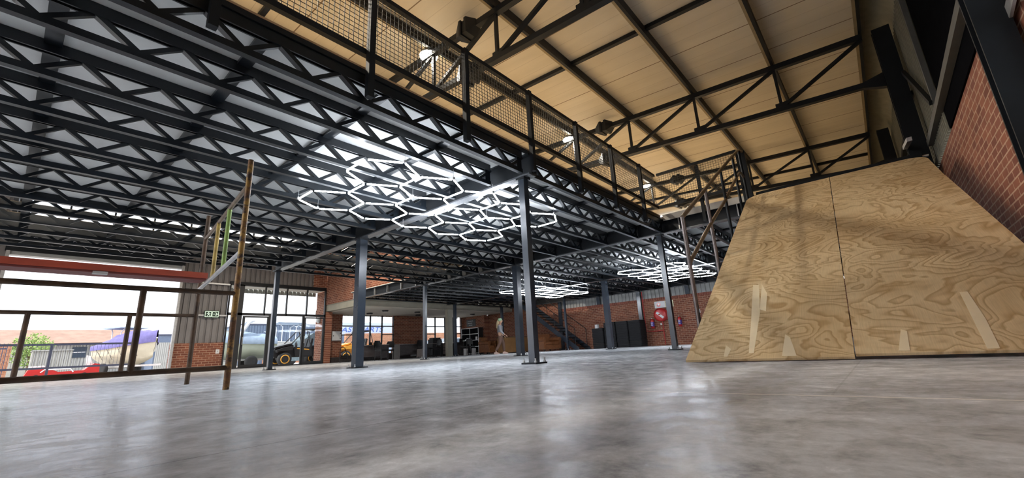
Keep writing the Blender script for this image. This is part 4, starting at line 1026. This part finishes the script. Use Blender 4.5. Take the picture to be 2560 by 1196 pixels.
for (x, y, z) in ((.18,.19,.83),(.28,-.19,.86)):
    hb = [(x,y,z),(x+.035,y,z-.03)]; vs_ = [hb[0], hb[1]]; ed = [(0,1)]; rd = [.024,.024]
    for k in range(4):
        f0 = (x+.06+.004*(k%2), y-.025+.017*k, z-.055); f1 = (x+.085, y-.025+.017*k, z-.09-.004*(k in (1,2))); vs_ += [f0, f1]; n_ = len(vs_); ed += [(1,n_-2),(n_-2,n_-1)]; rd += [.0085,.0075]
    vs_ += [(x+.04,y+.035,z-.035),(x+.065,y+.045,z-.06)]; n_ = len(vs_); ed += [(0,n_-2),(n_-2,n_-1)]; rd += [.010,.008]
    skinned('hand', vs_, ed, rd, M['skin'], pe, 1)

# ================================================================== THE YARD OUTSIDE
G = -.3                       # yard level (survey units)
M['hull_cream'] = plain('cream_gelcoat', (0.62,0.58,0.45), 0.3, var=0.05, coat=.3)
M['hull_green'] = plain('pale_green_gelcoat', (0.50,0.56,0.47), 0.35, var=0.06)
M['hull_white'] = plain('white_gelcoat', (0.80,0.80,0.80), 0.3, var=0.03)
M['cover_blue'] = plain('violet_blue_canvas', (0.125,0.115,0.30), 0.85, var=0.2, scale=5)
M['cover_grey'] = plain('grey_blue_canvas', (0.26,0.33,0.44), 0.85, var=0.15, scale=5)
M['navy'] = plain('navy_canvas', (0.045,0.06,0.16), 0.8)
M['alu'] = plain('white_aluminium', (0.75,0.76,0.8), 0.35, var=0.04)
M['roof_tile'] = plain('brown_roof_tiles', (0.25,0.165,0.13), 0.9, var=0.18, scale=1.2)
M['wall_grey'] = plain('pale_sheet_wall', (0.42,0.42,0.38), 0.8, var=0.08)
M['blue_grey'] = plain('blue_grey_sheet', (0.12,0.16,0.24), 0.6, var=0.12)
M['leaf'] = plain('tree_leaves', (0.20,0.30,0.08), 0.8, var=0.5, scale=9)
M['bark'] = plain('tree_bark', (0.13,0.09,0.06), 0.9)
M['gatepaint'] = plain('dark_gate_paint', (0.06,0.07,0.12), 0.5)
M['tyre'] = plain('tyre_rubber', (0.02,0.02,0.022), 0.85, var=0.3, scale=30, bump=.5)
M['rim'] = plain('orange_yellow_rim', (0.75,0.36,0.05), 0.4)
M['banner'] = plain('pale_blue_banner', (0.55,0.64,0.80), 0.6, var=0.04)
M['banner_blue'] = plain('banner_lettering_blue', (0.08,0.16,0.55), 0.6)
M['out_brick'] = brick('orange_boundary_brick', 'x', (0.42,0.17,0.09), (0.55,0.25,0.14), (0.5,0.35,0.25))
M['windscreen'] = plain('dark_glass', (0.05,0.07,0.10), 0.1, var=.05)

def hull(L, B, Hh, z0=.5, bow_rise=.35):
    """rows of section points, stern at x=0, bow at x=L, metres"""
    rows = []; n = 14
    for i in range(n+1):
        t = i/n; x = L*t
        b = B/2*(1-max(0,(t-.45)/.55)**2.2); b = max(b, .01)
        keel = z0 + .35*max(0,(t-.6)/.4)**2*Hh
        top = z0+Hh+bow_rise*t*t; ch = z0+.38*Hh+.3*Hh*max(0,(t-.5)/.5)**1.5
        rows.append([(x+.12*t,-b,top),(x+.05*t,-b*.95,ch+.25*(top-ch)),(x,-b*.78,ch),(x,-b*.4,(keel+ch)/2-.02),(x,0,keel),(x,b*.4,(keel+ch)/2-.02),(x,b*.78,ch),(x+.05*t,b*.95,ch+.25*(top-ch)),(x+.12*t,b,top)])
    return rows
def trailer(t, L, w_=1.7):
    tr = MB(1)
    for s in (-1,1): tr.bar((-.1,s*w_*.35,.45),(L*.75,s*w_*.35,.45),.07,.1)
    tr.bar((L*.75,-w_*.35,.45),(L+.7,0,.45),.07,.1).bar((L*.75,w_*.35,.45),(L+.7,0,.45),.07,.1); tr.bar((L*.3,-w_/2,.38),(L*.3,w_/2,.38),.07,.07)
    for x in (.3, L*.55): tr.bar((x,-.6,.45),(x,.6,.45),.07,.07)
    tr.build('trailer_frame', M['galv'], t)
    for s in (-1,1):
        wv = MB(1).lathe([(.18,-.09),(.3,-.10),(.33,-.05),(.33,.05),(.3,.10),(.18,.09)], (L*.3,s*(w_/2+.12),.33), 'y', 22).build('wheel', M['tyre'], t)
        MB(1).lathe([(.19,-.06),(.19,.06)], (L*.3,s*(w_/2+.12),.33), 'y', 16).build('rim', M['alu'], wv)
        MB(1).tube((L*.3+.1,s*(w_/2+.12),0),(L*.3+.1,s*(w_/2+.12),.02),.02,n=5)
def boat(name, loc, rz, L, B, Hh, hm, cm, lb, ttop=True, cover=.85, radar=False, high_bow=False):
    t = empty(name, loc, rz, lb, 'boat')
    hl = hull(L, B, Hh); mb = MB(1); mb.grid(hl)
    mb.add(hl[0], [tuple(range(9))]); mb.grid([[r[0], (r[0][0],0,r[0][2]+.05), r[8]] for r in hl], sm=False)
    mb.build('hull', M[hm], t)
    r_ = MB(1); r_.path([hl[i][0] for i in range(15)]+[hl[14][8]]+[hl[i][8] for i in range(14,-1,-1)], .035, 6).build('gunwale', M['alu'], t)
    if cover:
        rows = []
        for i in range(0, 15):
            tt = i/14; a, b_ = hl[i][0], hl[i][8]; hgt = (cover*(.55+.45*min(1, tt*4))*(1-max(0,(tt-.45)/.55)**1.3) if not high_bow else cover*(min(1, .1+tt*2.2)*(1-.45*max(0,(tt-.6)/.4)))) + .04*(i%3)
            yy = b_[1]+.05
            rows.append([(a[0],-yy,a[2]-.22),(a[0],-yy,a[2]+.02),(a[0],-yy*.6,a[2]+hgt*.72+.05),(a[0],-yy*.25,a[2]+hgt*.95),(a[0],0,a[2]+hgt),(a[0],yy*.25,a[2]+hgt*.95),(a[0],yy*.6,a[2]+hgt*.72+.05),(a[0],yy,a[2]+.02),(a[0],yy,a[2]-.22)])
        cv = MB(1); cv.grid(rows); cv.add(rows[0], [tuple(range(9))]); cv.build('canvas_cover', M[cm], t)
        for i in (2,5,8,11): a = hl[i]; MB(1).bar((a[0][0],a[0][1]-.06,a[0][2]-.2),(a[2][0]+.3,a[2][1]-.05,a[2][2]-.1),.03,.01).build('cover_strap', M['black'], t)
    if ttop:
        z = .5+Hh+(1.3 if not high_bow else .98); c_ = MB(1)
        for s in (-1,1):
            for x, x2 in ((L*.22,L*.16),(L*.42,L*.46)): c_.path([(x,s*.5,.5+Hh),(x,s*.52,z-.2),(x2,s*.45,z)], .028, 6)
        c_.build('t_top_frame', M['alu'], t)
        MB(1).prism([(L*.08,z),(L*.52,z+.03),(L*.50,z+.09),(L*.1,z+.07)], -.75, .75, 'y').build('t_top_roof', M['cover_grey' if not radar else 'alu'], t)
    if radar:
        z = .5+Hh
        for s in (-1,1): MB(1).path([(L*.5,s*.85,z-.1),(L*.42,s*.82,z+.6),(L*.36,s*.75,z+1.05),(L*.33,s*.6,z+1.15)], .09, 8).build('roll_arch', M['alu'], t)
        MB(1).box(L*.28,L*.38,-.6,.6,z+1.1,z+1.18).build('arch_bar', M['alu'], t)
    trailer(t, L, B*.8)
    return t
def gz(x, y): return (x*S, y*S, G*S)
boat('motor_boat', gz(20.0,172), radians(-62), 3.3, 1.95, 1.12, 'hull_cream', 'cover_blue', 'cream motor boat on a trailer under a violet-blue cover, outside the roller door', True, .70, False, True)
boat('motor_boat', gz(38.8,176), radians(-70), 3.6, 1.8, 1.0, 'hull_white', 'navy', 'boat with dark navy cover at the right edge of the roller opening', False, .7)
boat('ski_boat', gz(52.0,139), radians(172), 4.2, 2.0, 1.0, 'hull_green', 'cover_grey', 'pale green boat with grey-blue cover behind the left sliding door', False, .45, True)
boat('centre_console_boat', gz(69.0,155), radians(180), 4.6, 2.0, .95, 'hull_white', 'cover_grey', 'white boat with white hard top behind the off-road buggy', True, 0)

def utv(name, loc, rz, lb, body='black', seat='black', doors=False):
    """front toward +x, metres"""
    t = empty(name, loc, rz, lb, 'buggy')
    for x in (.45, 2.45):
        for s in (-1,1):
            c = (x, s*.68, .36)
            wh = MB(1).lathe([(.22,-.13),(.33,-.14),(.36,-.07),(.36,.07),(.33,.14),(.22,.13)], c, 'y', 26).build('wheel', M['tyre'], t)
            MB(1).lathe([(.235,-.145),(.235,.145),(.19,.14),(.17,.12)], c, 'y', 22).build('rim', M['rim'], wh)
            h_ = MB(1); h_.lathe([(.155,-.15),(.155,.155)], c, 'y', 12)
            for k in range(5): a = 2*pi*k/5; h_.bar((c[0],c[1],c[2]),(c[0]+.17*cos(a),c[1],c[2]+.17*sin(a)),.04,.30,(0,1,0))
            h_.build('hub', M['black'], wh)
            MB(1).bar((x,s*.1,.42),(x,s*.55,.36),.05,.05).bar((x+.12,s*.15,.75),(x,s*.5,.4),.06,.06).build('suspension_arm', M['galv'], t)
    bd = MB(1); bd.prism([(.1,.45),(2.9,.45),(3.0,.7),(2.85,.95),(2.1,1.15),(1.95,1.1),(1.9,.62),(1.0,.62),(.95,1.05),(.05,1.05)], -.5, .5, 'y').build('body', M[body], t)
    MB(1).prism([(2.05,1.12),(2.9,.94),(2.95,1.0),(2.1,1.2)], -.62, .62, 'y').build('hood', M['alu' if body == 'alu' else body], t)
    for s in (-1,1):
        MB(1).prism([(2.1,.82),(2.75,.80),(2.85,.72),(2.9,.84),(2.5,.98),(2.05,1.05)], s*.5, s*.82, 'y').build('front_fender', M[body], t)
        MB(1).prism([(.1,.85),(.8,.85),(.95,.95),(.1,1.05)], s*.5, s*.82, 'y').build('rear_fender', M[body], t)
        MB(1).prism([(1.0,.5),(1.9,.5),(2.0,1.0),(1.05,.95)], s*.66, s*.70, 'y').build('side_door', M[body], t)
        MB(1).prism([(1.15,.80),(1.85,.88),(1.8,.93),(1.2,.86)], s*.705, s*.71, 'y').build('door_stripe', M['rim'], t)
        cg = MB(1); cg.path([(2.15,s*.6,1.1),(1.45,s*.55,1.88),(.75,s*.55,1.92),(.5,s*.6,1.0)], .028, 8).path([(1.3,s*.55,1.9),(1.05,s*.62,.95)], .025, 8); cg.build('roll_cage', M['black'], t)
        MB(1).lathe([(.075,3.0-.06),(.085,3.0-.02),(.06,3.0)], (0,s*.35,.86), 'x', 12).build('headlamp', M['alu'], t)
    MB(1).bar((1.45,-.55,1.88),(1.45,.55,1.88),.05,.05).bar((.75,-.55,1.92),(.75,.55,1.92),.05,.05).build('cage_cross_bar', M['black'], t)
    MB(1).prism([(.7,1.93),(1.55,1.90),(1.5,1.97),(.75,1.99)], -.58, .58, 'y').build('roof', M['black'], t)
    for s in (-.28,.28): MB(1).prism([(1.0,.65),(1.5,.65),(1.5,.78),(1.12,.8),(.98,1.45),(.88,1.42)], s-.22, s+.22, 'y').build('seat', M[seat], t)
    MB(1).lathe([(.16,0),(.18,.015),(.16,.03)], (1.72,.28,1.1), 'x', 14).build('steering_wheel', M['black'], t)
    MB(1).path([(2.95,-.35,.5),(3.12,-.3,.75),(3.12,.3,.75),(2.95,.35,.5)], .03, 6).build('front_bumper', M['galv'], t)
    return t
utv('off_road_buggy', gz(60.4,124), radians(178), 'black off-road buggy with orange-yellow wheels outside the glass doors')
utv('off_road_buggy', gz(81.5,131), radians(176), 'dark roll-cage buggy outside the left office window, left one', 'rim')
utv('off_road_buggy', gz(90.0,134), radians(10), 'dark roll-cage buggy outside the left office window, right one', 'cover_grey', 'leather_dark')
# covered object at the right of the doors
t = empty('covered_trailer', gz(61.5,134), 0, 'grey tarpaulin covered trailer standing behind the buggy', 'trailer')
MB().prism([(-3.2,1.2),(-2.9,7.2),(0,9.2),(3,8.9),(3.4,1.2)], 0, 8, 'y').build('tarpaulin', plain('grey_tarpaulin', (0.11,0.15,0.18), 0.7, var=.3, scale=4), t)
for x in (-2, 2.4): MB().lathe([(1.3,-.35),(1.3,.35)], (x,.2,1.3), 'y', 18).build('wheel', M['tyre'], t)

def car(name, loc, rz, lb, cm='alu'):
    t = empty(name, loc, rz, lb, 'car')
    prof = [(0,.35),(0,.75),(.15,.92),(1.1,1.0),(1.75,1.42),(2.9,1.45),(3.6,1.05),(4.2,.98),(4.25,.35)]
    b_ = MB(1); b_.prism([(x, z) for x, z in prof if True], -.83, .83, 'y').build('body', M[cm], t)
    for s in (-1,1):
        MB(1).prism([(1.28,1.03),(1.8,1.36),(2.85,1.38),(3.4,1.05)], s*.832, s*.845, 'y').build('side_window', M['windscreen'], t)
        for x in (.85,3.35):
            wv = MB(1).lathe([(.2,-.1),(.31,-.1),(.31,.1),(.2,.1)], (x,s*.78,.31), 'y', 22).build('wheel', M['tyre'], t)
            MB(1).lathe([(.21,-.11),(.21,.11)], (x,s*.78,.31), 'y', 16).build('rim', M['alu'], wv)
        MB(1).cbox((.03,s*.6,.72),.08,.35,.16).build('headlamp', M['glass'], t)
    MB(1).add([(1.12,-.72,1.02),(1.12,.72,1.02),(1.72,.66,1.41),(1.72,-.66,1.41)], [(0,1,2,3)]).add([(1.10,-.72,1.03),(1.10,.72,1.03),(1.70,.66,1.43),(1.70,-.66,1.43)], [(0,1,2,3)]).build('windscreen', M['windscreen'], t)
    return t
car('parked_car', gz(110,141), radians(-8), 'white car parked outside the right office window, nearer one')
car('parked_car', gz(117,158), radians(0), 'pale blue car outside the right office window, behind the white one', 'banner')
# red and white jet boat parts left of the cream boat
t = empty('red_speedboat', gz(3.6,150), 0, 'low red and white craft beside the cream boat', 'boat')
MB().prism([(0,.6),(.6,2.3),(3.4,2.6),(5.5,1.6),(9.8,1.7),(11.5,3.2),(12.5,3.0),(12.6,.6)], 0, 6, 'y').build('red_hull', M['red'], t)
MB().prism([(.4,2.4),(.8,3.1),(3.0,3.2),(3.4,2.6)], .5, 5, 'y').build('white_deck', M['hull_white'], t)
MB().path([(2.6,0,1.6),(3.2,0,2.2),(7.4,0,2.2),(8,0,1.4)], .13, 8).build('white_rail', M['alu'], t)
MB().prism([(10.2,2.2),(10,5.2),(10.6,5.0),(11.2,3.4)], 1, 2.4, 'y').build('white_screen', M['hull_white'], t)
for x in (2, 10): MB().lathe([(.55,-.3),(.55,.3)], (x,.2,.6), 'y', 14).build('wheel', M['tyre'], t)
# shed, buildings, tree, pillars, gate
sd = empty('corrugated_shed', gz(5.7,200), 0, 'grey corrugated container box behind the yard gate', 'shed')
MB().box(0,8.8,.5,9,0,8.2).build('shell', M['wall_grey'], sd); ribbed('corrugated_front', 'x', 0, 8.8, 0, 8.2, .35, depth=.25, pitch=.5, mat='clad', parent=sd)
MB().box(-.2,9,-.2,9.2,8.2,8.5).build('roof_lid', M['clad'], sd)
bb = empty('tiled_building', gz(-60,320), 0, 'long building with brown tiled roof beyond the roller door', 'building')
MB().box(0,109,4,40,0,16).build('wall', M['wall_grey'], bb)
MB().prism([(-2,16.0),(20,24),(42,16.0)], -3, 111, 'x').build('roof', M['roof_tile'], bb)
ribbed('sheeting', 'x', 75, 110, 0, 15.6, 3.6, depth=.3, pitch=1.2, mat='clad', parent=bb)
for x in (83, 92, 101): f_ = MB().box(x,x+5.5,3.0,3.6,8.6,14).build('window', M['windscreen'], bb); MB().box(x+.3,x+5.2,2.9,3.0,11.2,11.5).build('glazing_bar', M['alu'], f_)
MB().box(69,75,3.5,4,0,13).build('rusty_door', M['out_brick'], bb)
rs = empty('roller_shutter_unit', gz(52.5,300), 0, 'blue-grey roller shutter garage right of the cream boat', 'building')
MB().box(0,24,0,30,0,18.3).build('wall', M['blue_grey'], rs); ribbed('shutter', 'x', .6, 9.5, 0, 14.5, -.3, depth=.2, pitch=.8, mat='clad', parent=rs); MB().box(-.3,24.3,-.6,31,18.3,19).build('parapet', M['gatepaint'], rs)
ls = empty('steel_warehouse', gz(93.5,300), 0, 'large blue-grey warehouse beyond the glass sliding doors', 'building')
MB().box(0,75,0,60,0,24.3).build('wall', M['blue_grey'], ls); MB().box(-.4,75.4,-.6,61,24.3,25).build('parapet', M['gatepaint'], ls)
MB().box(-14,0,2,50,0,21).build('side_wing', M['wall_grey'], ls); ribbed('sheeting', 'x', 4, 74, 0, 24, -.3, depth=.25, pitch=1.6, mat='blue_grey', parent=ls)
for x in (18, 27): MB().box(x,x+6,-.6,-.1,11,14.2).build('window', M['windscreen'], ls)
MB().box(13,46,-1.0,-.4,0,10.2).build('brick_dado', M['out_brick'], ls)
bw_ = MB().box(96, 190, 178, 179.5, 0, 11.5).build('boundary_wall', M['out_brick'], loc=(0,0,G*S)); tag(bw_, 'orange face-brick boundary wall outside the office windows', 'wall')
bn = empty('banner', gz(99.0,190), 0, 'pale blue and white banner with big blue lettering outside the left office window', 'banner')
MB().box(0,31,-.2,0,11.8,17.2).build('banner_sheet', M['banner'], bn)
for x in (0.5, 15.5, 30.5): MB().box(x-.3,x+.3,0,.5,0,17.4).build('post', M['gatepaint'], bn)
tx = bpy.data.curves.new('lettering', 'FONT'); tx.body = 'FAST PARTS'; tx.size = 3.35*S; tx.extrude = .01; tx.shear = .25; tx.space_character = 1.05
_t = bpy.data.objects.new('lettering_curve', tx); col.objects.link(_t); bpy.context.view_layer.update()
lm_ = bpy.data.meshes.new_from_object(_t); bpy.data.objects.remove(_t)
to = bpy.data.objects.new('lettering', lm_); lm_.materials.clear(); lm_.materials.append(M['banner_blue']); col.objects.link(to); to.parent = bn; to.location = h(-1.3, -.3, 12.9); to.rotation_euler = (pi/2, 0, 0); to.scale = (1.28, 1, 1)
# yard gate
ga = empty('yard_gate', gz(-6,121), 0, 'dark open-frame sliding gate standing outside the roller door', 'gate')
for z in (2.15, 6.45): MB().box(0,23.5,-.12,.12,z,z+.35).build('gate_rail', M['gatepaint'], ga)
for x in (0, 11.6, 23.3): MB().box(x,x+.38,-.13,.13,.1,6.6).build('gate_upright', M['gatepaint'], ga)
gm = MB()
for x in [i*.55 for i in range(1,42)]: gm.box(x-.02,x+.02,-.03,.03,2.3,6.5)
gm.build('gate_mesh', M['gatepaint'], ga)
bp2 = tag(MB().box(-9, 1.3, 0, 2.2, 0, 10.3).build('brick_gate_pier', M['out_brick'], loc=gz(0,198)), 'red brick boundary wall end seen at the far left', 'wall')
pf = empty('palisade_fence', gz(-9,190), 0, 'dark palisade fence in front of the brick wall, far left', 'fence')
for z in (2.6, 8.6): MB().box(0,9.4,-.1,.1,z,z+.35).build('rail', M['gatepaint'], pf)
pl_ = MB()
for i in range(14): pl_.box(i*.72-.08,i*.72+.08,-.15,-.1,.2,10.2)
pl_.build('paling', M['gatepaint'], pf)
def tree(loc, hgt, r, lb, n=900, seed=1):
    rnd = random.Random(seed); t = empty('leafy_tree', loc, 0, lb, 'tree')
    MB().path([(0,0,0),(.1,.1,hgt*.3),(-.2,.1,hgt*.55),(0,0,hgt*.8)], [.45,.35,.25,.08], 8).path([(.05,.1,hgt*.35),(1.6,.3,hgt*.6)], [.22,.08], 6).path([(0,.1,hgt*.4),(-1.6,-.5,hgt*.68)], [.2,.08], 6).build('trunk', M['bark'], t)
    mb = MB()
    for i in range(n):
        a = rnd.uniform(0,2*pi); u = rnd.random()**.4; e = rnd.uniform(-1,1)
        p = Vector((r*u*cos(a)*math.sqrt(1-e*e), r*u*sin(a)*math.sqrt(1-e*e), hgt*.62 + e*u*hgt*.40))
        q = Vector((rnd.uniform(-1,1),rnd.uniform(-1,1),rnd.uniform(-1,1))).normalized()*rnd.uniform(.3,.55); s2 = q.orthogonal().normalized()*q.length*.6
        mb.add([p-q, p+s2, p+q, p-s2], [(0,1,2,3)])
    mb.build('foliage', M['leaf'], t, fix=False); return t
tree(gz(6.2,232), 15.5, 6.0, 'yellow-green leafy tree beyond the yard gate', 1400, 3)
tree(gz(16,-24), 26, 9, 'green tree outside the right wall window in the top right corner', 1800, 8)
bl = empty('bulkhead_lamp', h(48.35, 102.9, 10.2), 0, 'oval white bulkhead lamp on the sunlit outside brick pier', 'lamp')
MB().lathe([(.75,0),(.8,-.15),(.6,-.5),(.3,-.62)], axis='x', n=20).build('diffuser', M['white'], bl); MB().lathe([(.85,.05),(.85,-.12)], axis='x', n=20).build('base_ring', M['galv'], bl)
# canopy over the shopfront outside
cn = empty('entrance_canopy', h(20, 104.8, 15.9), 0, 'thin corrugated canopy outside above the sliding doors and office windows', 'canopy')
ribbed('canopy_sheet', 'x', 8.6, 28.3, 0, .9, 0, depth=.2, pitch=.9, mat='wall_grey', parent=cn)
MB().box(8.6, 28.2, -4.0, 0, .9, 1.1).build('canopy_roof', M['soffit'], cn)
cn2 = empty('window_canopy', h(50, 108.4, 12.0), 0, 'corrugated canopy edge outside above the office windows', 'canopy')
ribbed('canopy_sheet', 'x', 0, 48, -.2, .9, 0, depth=.2, pitch=.9, mat='wall_grey', parent=cn2)
MB().box(0, 48, -2.7, 0, .9, 1.1).build('canopy_roof', M['soffit'], cn2)
